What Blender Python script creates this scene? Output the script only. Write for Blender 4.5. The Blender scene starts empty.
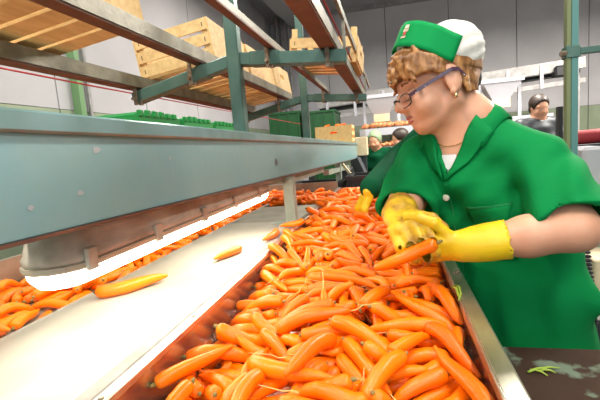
import bpy, bmesh, math, random, time
import numpy as np
from mathutils import Matrix, Vector, Quaternion
from mathutils.bvhtree import BVHTree

T0 = time.time()
random.seed(7)
scene = bpy.context.scene
COL = scene.collection
PI = math.pi

# ------------------------------------------------------------------ camera
FPX = 400.0                                   # focal length in pixels (600x400 frame)
CAM = np.array([0.0, 0.0, 1.36])
def cam_basis(vx=390, vy=142, roll=.08):      # vanishing point of the line direction (+Y) and roll
    y = np.array([vx-300, 200-vy, FPX]); y /= np.linalg.norm(y)
    p = (-roll*y[0]+y[1])/y[2]
    z = np.array([-roll, 1, -p]); z /= np.linalg.norm(z)
    Y = np.array([y[0], y[1], -y[2]]); Z = np.array([z[0], z[1], -z[2]])
    return np.array([np.cross(Y, Z), Y, Z])
CB = cam_basis()
cd = bpy.data.cameras.new('camera'); cd.sensor_width = 36; cd.lens = FPX/600*36
cd.clip_start = .02; cd.clip_end = 60
cam = bpy.data.objects.new('camera', cd); COL.objects.link(cam)
m4 = Matrix([list(CB[i])+[CAM[i]] for i in range(3)]+[[0, 0, 0, 1]])
cam.matrix_world = m4
scene.camera = cam
def ray(px, py): return CB @ np.array([px-300, 200-py, -FPX])
def at(px, py, axis, val):
    d = ray(px, py); return CAM+d*((val-CAM[axis])/d[axis])
def at_x(px, py, v): return Vector(at(px, py, 0, v))
def at_y(px, py, v): return Vector(at(px, py, 1, v))
def at_z(px, py, v): return Vector(at(px, py, 2, v))

# ------------------------------------------------------------------ world, exposure
w = bpy.data.worlds.new('hall_ambient'); scene.world = w; w.use_nodes = True
w.node_tree.nodes['Background'].inputs[0].default_value = (.80, .90, 1.0, 1)
w.node_tree.nodes['Background'].inputs[1].default_value = .16
vs = scene.view_settings
vs.view_transform = 'Standard'; vs.look = 'None'; vs.gamma = 1; vs.use_curve_mapping = False
vs.exposure = .45

# large lights of the hall: daylight from the gate behind the camera, and ceiling battens, the far ones added (fixtures are built further down)
def area(name, loc, target, sx, sy, power, col):
    l = bpy.data.lights.new(name, 'AREA'); l.shape = 'RECTANGLE'; l.size = sx; l.size_y = sy
    l.energy = power; l.color = col
    o = bpy.data.objects.new(name, l); COL.objects.link(o); o.location = loc
    o.rotation_euler = (Vector(target)-Vector(loc)).to_track_quat('-Z', 'Y').to_euler()
    return o
area('gate_daylight', (.7, -2.6, 2.3), (-.1, 1.2, 1.2), 2.6, 2.0, 46, (.80, .93, 1.0))
CEIL_Z = 4.1
LAMP_SPOTS = [(.9, -.9, 36), (-.9, -.3, 46), (.9, 1.0, 30), (-1.5, 1.6, 18), (-.9, 4.4, 40), (1.2, 4.6, 140), (3.4, 4.6, 240)]  # far battens are unseen, added to brighten the back of the hall
for (x, y, pw) in LAMP_SPOTS:
    area('batten_light', (x, y, 3.40), (x, y, 0), .22, 1.3, pw, (1.0, .94, .86))

# ------------------------------------------------------------------ helpers
def tag(o, label=None, cat=None, group=None, kind=None):
    if label: o['label'] = label
    if cat: o['category'] = cat
    if group: o['group'] = group
    if kind: o['kind'] = kind
    return o
def thing(name, loc, label, cat, group=None):
    o = bpy.data.objects.new(name, None); o.empty_display_size = .05
    COL.objects.link(o); o.location = loc
    return tag(o, label, cat, group)
def mesh_obj(name, verts, faces, mat, parent=None, smooth=False):
    me = bpy.data.meshes.new(name); me.from_pydata([tuple(v) for v in verts], [], faces)
    return link(name, me, mat, parent, smooth)
def link(name, me, mat, parent=None, smooth=False):
    if mat is not None and len(me.materials) == 0: me.materials.append(mat)
    if smooth and len(me.polygons): me.polygons.foreach_set('use_smooth', [True]*len(me.polygons))
    o = bpy.data.objects.new(name, me); COL.objects.link(o)
    if parent is not None:
        # parents are Empties or meshes without rotation unless placed afterwards: child coordinates are world ones here
        o.parent = parent; o.matrix_parent_inverse = Matrix.Translation(world_loc(parent)).inverted()
    return o
def world_loc(o): return Vector(o.location)
class MB:
    """collects simple shapes into one mesh"""
    def __init__(s): s.v = []; s.f = []
    def add(s, vs, fs):
        n = len(s.v); s.v += [tuple(v) for v in vs]; s.f += [tuple(i+n for i in f) for f in fs]; return s
    def box(s, lo, hi, rot=None, org=None):
        x0, y0, z0 = lo; x1, y1, z1 = hi
        vs = [Vector(p) for p in ((x0,y0,z0),(x1,y0,z0),(x1,y1,z0),(x0,y1,z0),(x0,y0,z1),(x1,y0,z1),(x1,y1,z1),(x0,y1,z1))]
        if rot is not None:
            o = Vector(org) if org is not None else Vector((0,0,0)); vs = [rot @ (v-o)+o for v in vs]
        return s.add(vs, [(0,3,2,1),(4,5,6,7),(0,1,5,4),(1,2,6,5),(2,3,7,6),(3,0,4,7)])
    def beam(s, a, b, w, h, up=(0,0,1)):
        """square bar from a to b, w wide sideways, h high"""
        a = Vector(a); b = Vector(b); d = (b-a).normalized(); u = Vector(up)
        r = d.cross(u).normalized(); u = r.cross(d).normalized()
        vs = []
        for p in (a, b):
            for (i, j) in ((-1,-1),(1,-1),(1,1),(-1,1)): vs.append(p+r*(i*w/2)+u*(j*h/2))
        return s.add(vs, [(0,1,2,3),(7,6,5,4),(0,4,5,1),(1,5,6,2),(2,6,7,3),(3,7,4,0)])
    def tube(s, pts, r, n=8, cap=True):
        pts = [Vector(p) for p in pts]; rs = r if isinstance(r, (list, tuple)) else [r]*len(pts)
        rings = []; prev = None
        for i, p in enumerate(pts):
            d = (pts[min(i+1, len(pts)-1)]-pts[max(i-1, 0)]).normalized()
            if prev is None:
                prev = d.orthogonal().normalized()
            prev = (prev-d*prev.dot(d)).normalized(); q = d.cross(prev)
            rings.append([p+(prev*math.cos(2*PI*k/n)+q*math.sin(2*PI*k/n))*rs[i] for k in range(n)])
        vs = [v for g in rings for v in g]; fs = []
        for i in range(len(pts)-1):
            for k in range(n): fs.append((i*n+k, i*n+(k+1)%n, (i+1)*n+(k+1)%n, (i+1)*n+k))
        if cap: fs += [tuple(range(n-1, -1, -1)), tuple((len(pts)-1)*n+k for k in range(n))]
        return s.add(vs, fs)
    def disc(s, c, nrm, r, h, n=14, rim=.75):
        nrm = Vector(nrm).normalized(); c = Vector(c)
        return s.tube([c, c+nrm*h*.7, c+nrm*h], [r, r, r*rim], n)
    def prism(s, poly, axis, a, b):
        """extrude a 2-D polygon along an axis (0,1,2)"""
        def put(p, t):
            q = list(p); q.insert(axis, t); return q
        n = len(poly)
        return s.add([put(p, a) for p in poly]+[put(p, b) for p in poly],
                     [tuple(range(n)), tuple(range(2*n-1, n-1, -1))]+[(i, i+n, (i+1)%n+n, (i+1)%n) for i in range(n)])
    def build(s, name, mat, parent=None, smooth=False, bevel=0):
        me = bpy.data.meshes.new(name); me.from_pydata(s.v, [], s.f)
        bm = bmesh.new(); bm.from_mesh(me); bmesh.ops.recalc_face_normals(bm, faces=bm.faces)
        if bevel:
            bmesh.ops.bevel(bm, geom=bm.edges[:], offset=bevel, segments=1, affect='EDGES', profile=.5, clamp_overlap=True)
        bm.to_mesh(me); bm.free()
        return link(name, me, mat, parent, smooth)

# ------------------------------------------------------------------ materials
MATS = {}
def mat(name, col, rough=.5, metal=0, col2=None, scale=8, bump=0, bscale=60, emit=None, spec=.5, trans=0, sss=0, stretch=None, contrast=(.35, .65), alpha=1):
    if name in MATS: return MATS[name]
    m = bpy.data.materials.new(name); m.use_nodes = True; nt = m.node_tree; b = nt.nodes['Principled BSDF']
    b.inputs['Base Color'].default_value = (*col, 1); b.inputs['Roughness'].default_value = rough
    b.inputs['Metallic'].default_value = metal; b.inputs['Specular IOR Level'].default_value = spec
    if trans: b.inputs['Transmission Weight'].default_value = trans
    if sss:
        b.inputs['Subsurface Weight'].default_value = sss; b.inputs['Subsurface Radius'].default_value = (.02, .008, .004)
        b.inputs['Subsurface Scale'].default_value = .5
    if alpha < 1: b.inputs['Alpha'].default_value = alpha
    if emit:
        b.inputs['Emission Color'].default_value = (*emit[0], 1); b.inputs['Emission Strength'].default_value = emit[1]
    tc = nt.nodes.new('ShaderNodeTexCoord'); mp = nt.nodes.new('ShaderNodeMapping')
    nt.links.new(tc.outputs['Object'], mp.inputs[0])
    if stretch: mp.inputs['Scale'].default_value = stretch
    if col2:
        n = nt.nodes.new('ShaderNodeTexNoise'); n.inputs['Scale'].default_value = scale; n.inputs['Detail'].default_value = 6
        r = nt.nodes.new('ShaderNodeValToRGB')
        r.color_ramp.elements[0].position = contrast[0]; r.color_ramp.elements[1].position = contrast[1]
        r.color_ramp.elements[0].color = (*col, 1); r.color_ramp.elements[1].color = (*col2, 1)
        nt.links.new(mp.outputs[0], n.inputs['Vector']); nt.links.new(n.outputs['Fac'], r.inputs[0]); nt.links.new(r.outputs[0], b.inputs['Base Color'])
    if bump:
        n2 = nt.nodes.new('ShaderNodeTexNoise'); n2.inputs['Scale'].default_value = bscale; n2.inputs['Detail'].default_value = 4
        bp = nt.nodes.new('ShaderNodeBump'); bp.inputs['Strength'].default_value = bump; bp.inputs['Distance'].default_value = .004
        nt.links.new(mp.outputs[0], n2.inputs['Vector']); nt.links.new(n2.outputs['Fac'], bp.inputs['Height']); nt.links.new(bp.outputs[0], b.inputs['Normal'])
    MATS[name] = m; return m
M_wall = mat('wall_paint', (.50, .49, .50), .7, col2=(.44, .43, .44), scale=2, bump=.1)
M_dado = mat('dado_green_paint', (.30, .36, .24), .6, col2=(.25, .30, .20), scale=3)
M_ceil = mat('ceiling_paint', (.34, .34, .36), .8)
M_floor = mat('concrete_floor', (.16, .15, .13), .7, col2=(.10, .09, .08), scale=6, bump=.3)
M_rack = mat('green_enamel_steel', (.055, .125, .10), .38, .2, col2=(.085, .16, .13), scale=14, bump=.15, bscale=90)
M_beam = mat('grey_green_enamel', (.19, .34, .36), .34, .15, col2=(.23, .36, .35), scale=5, bump=.12, bscale=50)
M_beam_lip = mat('beam_lip_enamel', (.17, .29, .30), .32, .2, col2=(.11, .20, .18), scale=9)
M_leg = mat('pale_grey_green_steel', (.36, .40, .32), .45, .1, col2=(.26, .30, .24), scale=12, bump=.1)
M_rail = mat('olive_angle_iron', (.27, .255, .19), .45, .3, col2=(.17, .155, .115), scale=20, bump=.2, bscale=120)
M_rust = mat('rust_brown_primer', (.16, .065, .035), .6, .1, col2=(.10, .04, .025), scale=18, bump=.2)
M_clamp = mat('clamp_zinc', (.30, .25, .18), .45, .5, col2=(.16, .10, .06), scale=40)
M_steel = mat('stainless_sheet', (.62, .60, .55), .24, .95, col2=(.50, .48, .44), scale=12, stretch=(1, .15, 1), bump=.05)
M_rim = mat('brushed_rim_steel', (.60, .57, .48), .33, .9, col2=(.42, .39, .30), scale=30, stretch=(1, .3, 1), bump=.06)
M_belt = mat('white_belt_rubber', (.50, .465, .39), .38, 0, col2=(.37, .335, .265), scale=5, bump=.06, bscale=40)
M_beltedge = mat('grey_edge_strip', (.32, .30, .27), .5, .3, col2=(.22, .20, .18), scale=30)
M_plate = mat('worn_metal_plate', (.34, .32, .24), .4, .5, col2=(.24, .22, .17), scale=10)
M_housing = mat('dusty_beige_plastic', (.60, .55, .44), .7, 0, spec=.2, col2=(.40, .34, .25), scale=26, bump=.2, bscale=80, stretch=(1, .5, 1))
M_diff = mat('lit_diffuser', (.9, .9, .85), .4, emit=((1.0, .92, .75), 10.0))
M_wood = mat('pale_poplar_wood', (.72, .49, .20), .62, 0, col2=(.58, .36, .13), scale=7, stretch=(2, 9, 9), bump=.12, bscale=40)
M_wood2 = mat('pale_poplar_veneer', (.76, .54, .24), .62, 0, col2=(.64, .42, .17), scale=7, stretch=(9, 2, 9), bump=.12, bscale=40)
M_staple = mat('dark_staple', (.10, .07, .04), .6)
M_red = mat('red_cord', (.42, .02, .03), .5)
M_greenplastic = mat('bright_green_plastic', (.01, .24, .05), .4)
M_darkgreenplastic = mat('bottle_green_plastic', (.008, .075, .018), .42)
M_black = mat('black_plastic', (.012, .012, .013), .5)
M_dark = mat('dark_painted_steel', (.035, .04, .045), .5, .3)
M_white = mat('white_sheet_metal', (.46, .46, .49), .35, .2)
M_cream = mat('cream_carton', (.62, .52, .34), .7, col2=(.52, .42, .26), scale=9)
M_grey = mat('grey_conveyor_steel', (.36, .35, .34), .5, .4, col2=(.26, .25, .24), scale=14)
M_table = mat('worn_dark_worktop', (.040, .022, .014), .85, 0, spec=.15, col2=(.13, .17, .12), scale=11, contrast=(.56, .62), bump=.5, bscale=35)
M_leaf = mat('carrot_leaf_green', (.30, .42, .04), .5)
M_carrot = None

# ------------------------------------------------------------------ the hall
BX0, BX1, BY0, BY1 = -2.38, 5.2, -4.2, 8.6
def structure(o): o['kind'] = 'structure'; return o
structure(MB().box((BX0-.1, BY0, -.1), (BX1+.1, BY1+.1, 0)).build('floor', M_floor))
structure(MB().box((BX0-.1, BY0, CEIL_Z), (BX1+.1, BY1+.1, CEIL_Z+.1)).build('ceiling', M_ceil))
wl = structure(MB().box((BX0-.15, BY0, 0), (BX0-.02, BY1+.1, CEIL_Z)).build('wall_left', M_dark))
wb = structure(MB().box((BX0-.1, BY1+.02, 0), (BX1+.1, BY1+.15, CEIL_Z)).build('wall_back', M_dark))
wr = structure(MB().box((BX1+.02, BY0, 0), (BX1+.15, BY1+.1, CEIL_Z)).build('wall_right', M_dark))
pm = None
y = BY0; i = 0
while y < BY1-.01:                      # sandwich panels with recessed joints
    y2 = min(y+1.13, BY1)
    MB().box((BX0-.02, y+.006, 1.80), (BX0, y2-.006, CEIL_Z)).build('panel', M_wall, wl)
    MB().box((BX0-.02, y+.006, 0), (BX0+.002, y2-.006, 1.795)).build('dado_panel', M_dado, wl)
    y = y2
x = BX0
while x < BX1-.01:
    x2 = min(x+1.2, BX1)
    MB().box((x+.006, BY1, 1.745), (x2-.006, BY1+.02, CEIL_Z)).build('panel', M_wall, wb)
    MB().box((x+.006, BY1-.002, 0), (x2-.006, BY1+.02, 1.74)).build('dado_panel', M_dado, wb)
    x = x2
y = BY0
while y < BY1-.01:
    y2 = min(y+1.6, BY1)
    MB().box((BX1, y+.006, 0), (BX1+.02, y2-.006, CEIL_Z)).build('panel', M_wall, wr)
    y = y2
structure(MB().box((BX0, BY1-.06, CEIL_Z-.08), (BX1, BY1-.001, CEIL_Z-.001)).build('trim_1', M_grey))

# battens with their tubes (the light itself is above, next to the world)
LBL = ['behind the worktop', 'behind the sorting belt', 'over the woman', 'over the side lane', 'over the far green bins, unseen and added for hall light', 'over the distant workers, unseen and added for hall light', 'over the right aisle, unseen and added for hall light']
for (x, y, pw), t in zip(LAMP_SPOTS, LBL):
    b = thing('ceiling_batten', (x, y, 3.42), 'white fluorescent batten hanging '+t, 'ceiling lamp', 'ceiling battens')
    MB().box((x-.12, y-.7, 3.42), (x+.12, y+.7, 3.49)).build('housing', M_white, b)
    for s in (-1, 1):
        MB().tube([(x+.06*s, y-.65, 3.425), (x+.06*s, y+.65, 3.425)], .013, 8).build('tube', M_diff, b)
        MB().tube([(x, y+.5*s, 3.48), (x, y+.5*s, CEIL_Z+.005)], .006, 6).build('hanger_rod', M_grey, b)

# ------------------------------------------------------------------ sorting belt
RIM = 1.047
TX0, TX1 = -.385, .118
belt = thing('sorting_belt', (-.58, 1.0, 0), 'white sorting conveyor belt beside the carrot trough', 'conveyor')
MB().box((-.742, .15, RIM-.012), (-.432, 1.70, RIM)).build('belt', M_belt, belt, bevel=.003)
MB().box((-.432, .15, RIM-.05), (-.405, 1.72, RIM+.004)).build('edge_strip', M_beltedge, belt, bevel=.002)
MB().box((-.76, .15, RIM-.06), (-.744, 2.35, RIM-.006)).build('edge_strip', M_belt, belt, bevel=.002)
MB().box((-.742, 1.706, RIM-.03), (-.402, 2.20, RIM-.004)).build('end_plate', M_plate, belt)
MB().box((-.742, .18, RIM-.10), (-.435, 2.2, RIM-.034)).build('bed_frame', M_leg, belt)
for (x, y) in ((-.70, .3), (-.47, .3), (-.70, 2.1), (-.47, 2.1)):
    MB().box((x-.025, y-.025, 0), (x+.025, y+.025, RIM-.10)).build('leg', M_leg, belt)

# carrot lane on the far side of the belt
lane = thing('side_lane', (-.95, 1.2, 0), 'narrow steel lane of carrots behind the white belt', 'conveyor')
MB().box((-1.16, .15, RIM-.05), (-.76, 2.4, RIM-.04)).build('bed', M_plate, lane)
MB().box((-1.18, .15, RIM-.06), (-1.16, 2.4, RIM+.05)).build('side_board', M_plate, lane)
MB().box((-1.16, 2.4, RIM-.06), (-.402, 3.0, RIM-.035)).build('cross_bed', M_plate, lane)
MB().box((-1.16, 3.0, RIM-.06), (-.402, 3.02, RIM+.05)).build('side_board', M_plate, lane)
for (x, y) in ((-1.12, .3), (-1.12, 2.3), (-.5, 2.9), (-1.12, 2.9)):
    MB().box((x-.025, y-.025, 0), (x+.025, y+.025, RIM-.06)).build('leg', M_leg, lane)

# ------------------------------------------------------------------ carrot trough
TY0, TY1 = .22, 3.0
tr = thing('carrot_trough', (-.13, 1.5, 0), 'stainless steel trough heaped with carrots along the worker', 'trough')
def bed_z(x, y):
    u = (x-TX0)/(TX1-TX0)
    hump = math.sin(PI*min(max(u, 0), 1))
    return .925+.045*hump+.035*min(1, max(0, (y-.5)/1.6))
nx, ny = 9, 21
bv = [(TX0+.004+(TX1-TX0-.008)*i/(nx-1), TY0+(TY1-TY0)*j/(ny-1), 0) for j in range(ny) for i in range(nx)]
bv = [(x, y, bed_z(x, y)) for x, y, z in bv]
bf = [(j*nx+i, j*nx+i+1, (j+1)*nx+i+1, (j+1)*nx+i) for j in range(ny-1) for i in range(nx-1)]
mesh_obj('bed', bv, bf, M_steel, tr, True)
MB().box((TX0-.003, TY0, .86), (TX0, TY1, RIM+.004)).build('side_wall', M_steel, tr)
MB().box((TX1, TY0, .86), (TX1+.003, TY1, RIM+.001)).build('side_wall', M_steel, tr)
MB().box((TX0, TY0-.003, .86), (TX1, TY0, RIM)).build('end_wall', M_steel, tr)
MB().box((TX0, TY1, .86), (TX1, TY1+.003, RIM)).build('end_wall', M_steel, tr)
MB().box((TX0-.017, TY0, RIM-.01), (TX0+.003, TY1, RIM+.006)).build('rim', M_rim, tr, bevel=.003)
MB().box((TX1-.002, TY0, RIM-.022), (TX1+.030, TY1, RIM+.002)).build('rim', M_rim, tr, bevel=.004)
for y in np.arange(.42, 2.9, .26):
    MB().disc((TX0-.006, y, RIM+.006), (0, 0, 1), .0045, .002, 8).build('screw', M_clamp, tr)
for y in np.arange(.95, 2.9, .4):
    MB().disc((TX1+.018, y, RIM+.002), (0, 0, 1), .006, .003, 8).build('screw', M_clamp, tr)
for (x, y) in ((TX0+.03, .35), (TX1-.03, .35), (TX0+.03, 2.85), (TX1-.03, 2.85)):
    MB().box((x-.025, y-.025, 0), (x+.025, y+.025, .90)).build('leg', M_leg, tr)

# ------------------------------------------------------------------ crate rack: beam, posts, arms, rails
rack = thing('crate_rack', (-.43, 1.6, 0), 'green steel rack carrying crate rails above a long enamelled beam', 'rack')
FX = -.405                              # face of the beam
bb0 = at_x(0, 247, FX); bb1 = at_x(358, 158, FX); bt0 = at_x(0, 108, FX); bt1 = at_x(358, 143, FX)
def zline(a, b, y): return a.z+(b.z-a.z)*(y-a.y)/(b.y-a.y)
YB0, YB1 = .12, bb1.y
zb = lambda y: zline(bb0, bb1, y); zt = lambda y: zline(bt0, bt1, y)
def slab(x0, x1, f0, f1, y0, y1):
    vs = [(x0,y0,f0(y0)),(x1,y0,f0(y0)),(x1,y1,f0(y1)),(x0,y1,f0(y1)),(x0,y0,f1(y0)),(x1,y0,f1(y0)),(x1,y1,f1(y1)),(x0,y1,f1(y1))]
    return MB().add(vs, [(0,3,2,1),(4,5,6,7),(0,1,5,4),(1,2,6,5),(2,3,7,6),(3,0,4,7)])
bm_ = slab(FX-.05, FX, zb, lambda y: zt(y)-.004, YB0, YB1).build('beam', M_beam, rack, bevel=.003)
slab(FX-.06, FX+.010, lambda y: zt(y)-.026, zt, YB0, YB1).build('top_lip', M_beam_lip, rack, bevel=.003)
slab(FX-.055, FX+.004, lambda y: zb(y)-.003, lambda y: zb(y)+.001, YB0, YB1).build('lower_edge', M_rust, rack)
# chipped marks and weld seam on the beam
for (px, py, r) in ((276, 162, .018), (96, 150, .007), (80, 193, .005), (170, 158, .004), (30, 208, .004)):
    p = at_x(px, py, FX)
    n = 9; vs = [(FX+.0006, p.y+r*(.6+.5*random.random())*math.cos(2*PI*k/n)*1.4, p.z+r*(.5+.6*random.random())*math.sin(2*PI*k/n)) for k in range(n)]
    mesh_obj('paint_chip', vs, [tuple(range(n))], mat('chipped_primer', (.33, .36, .36), .5) if r < .01 else mat('scraped_steel', (.16, .14, .16), .4, .5), rack)
# gusset under the beam and its leg on the belt edge
LY = 1.665
MB().box((FX-.050, LY-.022, RIM), (FX-.004, LY+.022, zb(LY)+.01)).build('leg', M_leg, rack, bevel=.002)
g = MB().prism([(1.12, zb(1.12)-.001), (2.7, zb(2.7)-.001), (2.7, zb(2.7)-.045), (1.72, zb(1.72)-.045)], 0, FX-.045, FX-.040)
g.build('gusset', M_leg, rack)
MB().box((FX-.11, LY-.03, RIM-.002), (FX-.05, LY+.03, RIM+.003)).build('foot_plate', M_leg, rack)
LY2 = 3.35
MB().box((FX-.05, LY2-.03, RIM-.02), (FX-.004, LY2+.03, zb(LY2)+.01)).build('leg', M_leg, rack, bevel=.002)
MB().beam((FX-.03, 2.7, zb(2.7)-.05), (FX-.03, 4.1, zb(4.1)-.07), .04, .035).build('tie_bar', M_leg, rack)
for (y, x) in ((4.9, FX-.03), (5.1, FX-.6)):
    MB().box((x-.035, y-.035, 0), (x+.035, y+.035, zb(4.9))).build('leg', M_dark, rack)
MB().box((FX-.05, .16, 0), (FX-.004, .21, zb(.2))).build('leg', M_leg, rack)
# posts, kinked arms
PY = (1.135, 2.106); PX = -.426
for k, py_ in enumerate(PY):
    MB().box((PX-.0185, py_-.018, zt(py_)-.02), (PX+.0185, py_+.018, 2.75)).build('post', M_rack, rack, bevel=.003)
    za = 1.634 if k == 0 else 1.626
    MB().beam((PX-.02, py_+.012, za), (-.105, py_+.012, za-.032), .038, .036).build('arm', M_rack, rack, bevel=.003)
    MB().beam((PX+.01, py_+.012, za), (-.77, py_+.012, za-.078), .038, .036).build('arm', M_rack, rack, bevel=.003)
    MB().beam((-.335+.045, py_+.012, za-.013), (-.335-.045, py_+.012, za-.006), .042, .040).build('sleeve', M_rack, rack, bevel=.003)
    MB().beam((-.515, py_+.012, za-.0215), (-.575, py_+.012, za-.0348), .042, .040).build('sleeve', M_rack, rack, bevel=.003)
    for (x, dz) in ((-.325, -.009), (-.155, -.028), (-.565, -.03), (-.755, -.07)):
        MB().box((x-.006, py_-.014, za+dz-.03), (x+.006, py_-.009, za+dz+.045)).build('clamp', M_clamp, rack, bevel=.001)
        MB().tube([(x, py_-.028, za+dz-.012), (x, py_-.008, za+dz-.012)], .0055, 6).build('bolt', M_clamp, rack)
        MB().tube([(x+.01, py_, za+dz-.03), (x+.01, py_, za+dz-.018)], .007, 6).build('bolt', M_clamp, rack)
# angle-iron rails: pale upright flange, brown flat flange
def rail(x, z, side, name='rail', w=.036, y0=.2, y1=2.25, tilt=0):
    MB().box((x-.003, y0, z), (x+.003, y1, z+.034)).build(name, M_rail, rack)
    a, b = (x-w, x) if side < 0 else (x, x+w)
    MB().box((a, y0, z-.004), (b, y1, z)).build('rail_flange', M_rust, rack)
rail(-.528, 1.640, -1)
rail(-.745, 1.588, -1, w=.04)
rail(-.325, 1.653, 1, w=.02)
rail(-.132, 1.632, -1, w=.042, y1=2.45)
MB().box((-.113, .3, 1.700), (-.105, 2.6, 1.722)).build('guard_rail', M_rail, rack)
for y in PY: MB().beam((-.109, y+.012, 1.625), (-.109, y+.012, 1.712), .008, .012, (0, 1, 0)).build('guard_bracket', M_rail, rack)

# cords
def cord(name, pts, r, label, m=M_red):
    return tag(MB().tube(pts, r, 6).build(name, m), label, 'cord')
cord('red_string', [(-.97, .3, 1.632), (-.97, 1.2, 1.627), (-.97, 2.6, 1.631), (-.97, 4.5, 1.64)], .003, 'thin red cord strung behind the beam under the crates')
cord('red_cable', [(-.128, .4, 1.684), (-.128, 1.1, 1.682), (-.126, 1.7, 1.676), (-.128, 2.44, 1.676)], .0032, 'red cable running along the rail over the right-hand crate')

# ------------------------------------------------------------------ fluorescent lamp under the beam
LX, LZ = -.500, 1.214
lp = thing('belt_lamp', (LX, .95, LZ), 'dusty weatherproof fluorescent lamp lit under the beam above the belt', 'lamp')
LY0, LY1 = .452, 1.46
def capsule_plan(hw, y0, y1, n=8):
    pts = []
    for k in range(n+1): a = PI*k/n; pts.append((hw*math.cos(a), y1-hw+hw*math.sin(a)))
    for k in range(n+1): a = PI+PI*k/n; pts.append((hw*math.cos(a), y0+hw+hw*math.sin(a)))
    return pts
def capsule_loft(rings):
    """rings of (half width, inset, z)"""
    v = []; n = None
    for (hw, ins, z) in rings:
        p = capsule_plan(hw, LY0+ins, LY1-ins); n = len(p); v += [(LX+a, b, z) for a, b in p]
    f = [(i*n+k, i*n+(k+1)%n, (i+1)*n+(k+1)%n, (i+1)*n+k) for i in range(len(rings)-1) for k in range(n)]
    f += [tuple(range(n-1, -1, -1)), tuple((len(rings)-1)*n+k for k in range(n))]
    return MB().add(v, f)
capsule_loft([(.052, 0, LZ+.006), (.054, -.002, LZ+.010), (.054, -.002, LZ+.016), (.050, .002, LZ+.022), (.046, .008, LZ+.045), (.034, .03, LZ+.066), (.030, .04, LZ+.068)]).build('housing', M_housing, lp, True)
capsule_loft([(.054, -.002, LZ-.004), (.056, -.004, LZ), (.056, -.004, LZ+.0055), (.052, 0, LZ+.006)]).build('seal_rim', mat('aged_cream_plastic', (.52, .46, .34), .5), lp)
capsule_loft([(.020, .034, LZ-.034), (.038, .014, LZ-.029), (.049, .003, LZ-.016), (.052, .001, LZ-.004)]).build('diffuser', M_diff, lp)
for y in (.50, .68, .88, 1.08, 1.30):
    for s in (-1, 1):
        MB().box((LX+s*.0555-.004, y-.011, LZ-.008), (LX+s*.0555+.004, y+.011, LZ+.026)).build('clip', M_housing, lp, bevel=.002)
for y in (.46, 1.2):
    MB().box((LX-.02, y-.03, LZ+.066), (LX+.02, y+.03, LZ+.13)).build('hanger', M_leg, lp, bevel=.004)
# ------------------------------------------------------------------ wooden crates
def make_crate(W=.27, L=.34, H=.14, front_slats=3, post_up=.0):
    r = bpy.data.objects.new('wooden_crate', None); COL.objects.link(r); r.empty_display_size = .05
    t = .007
    for sx in (-1, 1):
        for sy in (-1, 1):
            cx, cy = sx*(W/2-t-.011), sy*(L/2-t-.011)
            MB().prism([(cx-sx*.011, cy+sy*.011), (cx+sx*.011, cy+sy*.011), (cx+sx*.011, cy-sy*.011)], 2, .006, H+post_up).build('corner_post', M_wood2, r)
    nb = 5
    for k in range(nb):
        y0 = -L/2+k*L/nb
        MB().box((-W/2, y0+.006, .004), (W/2, y0+L/nb-.006, .010)).build('bottom_slat', M_wood2, r)
    for sx in (-1, 1):
        MB().box((sx*(W/2-.02)-.014, -L/2, -.004), (sx*(W/2-.02)+.014, L/2, .004)).build('runner', M_wood, r)
    sh = .036
    for sy in (-1, 1):
        for k in range(front_slats):
            z0 = .012+k*(H-.012-sh)/max(1, front_slats-1) if front_slats > 1 else H-sh
            yy = sy*(L/2-t/2)
            s_ = MB().box((-W/2+t, yy-t/2, z0), (W/2-t, yy+t/2, z0+sh)).build('slat', M_wood2, r)
            for sx in (-1, 1):
                MB().box((sx*(W/2-.02)-.0015, yy+sy*t/2-.0005, z0+.01), (sx*(W/2-.02)+.0015, yy+sy*t/2+.0007, z0+.024)).build('staple', M_staple, s_)
    for sx in (-1, 1):
        xx = sx*(W/2-t/2); hh, hw = .02, .04; zc = H*.62
        MB().box((xx-t/2, -L/2, .010), (xx+t/2, L/2, zc-hh/2)).box((xx-t/2, -L/2, zc+hh/2), (xx+t/2, L/2, H)) \
            .box((xx-t/2, -L/2, zc-hh/2), (xx+t/2, -hw, zc+hh/2)).box((xx-t/2, hw, zc-hh/2), (xx+t/2, L/2, zc+hh/2)).build('end_panel', M_wood, r)
    return r
def copy_tree(o, parent=None):
    c = o.copy(); COL.objects.link(c)
    if parent is not None: c.parent = parent
    for ch in list(o.children): copy_tree(ch, c)
    return c
crate0 = make_crate()
TILT = math.radians(-8.0)
def place(c, loc, rot, label, group='wooden crates on the rack'):
    c.location = loc; c.rotation_euler = rot; tag(c, label, 'crate', group); return c
cx, cz = -.662, 1.640
place(crate0, (cx, 1.40, cz), (0, TILT, .02), 'pale wooden slatted crate just beyond the near green post side, slats facing the viewer')
place(copy_tree(crate0), (cx+.002, 1.765, cz), (0, TILT, -.01), 'pale wooden crate behind the near green post, second in its row')
place(copy_tree(crate0), (cx, 2.115, cz), (0, TILT, .01), 'pale wooden crate furthest along the left rails, by the far post')
place(copy_tree(crate0), (cx-.005, .70, cz+.002), (0, TILT, .015), 'wooden crate at the upper left corner, seen from below')
crate1 = make_crate(W=.262, L=.34, H=.088, front_slats=1, post_up=.035)
place(crate1, (-.234, 1.735, 1.684), (0, math.radians(5.5), 0), 'wooden crate with raised corner posts on the right-hand rails')
crate2 = make_crate(W=.34, L=.42, H=.20, front_slats=3)
bc = at_y(340, 143, 4.9)
CB_LOC = Vector((-.62, 4.75, zt(4.75)+.006))
place(crate2, CB_LOC, (0, 0, PI/2), 'wooden crate full of carrots standing on the far end of the beam', 'wooden crates of the packing line')
MB().box((-.86, 4.5, zt(4.75)-.04), (-.44, 5.0, zt(4.75)+.0)).build('shelf', M_leg, rack)

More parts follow.
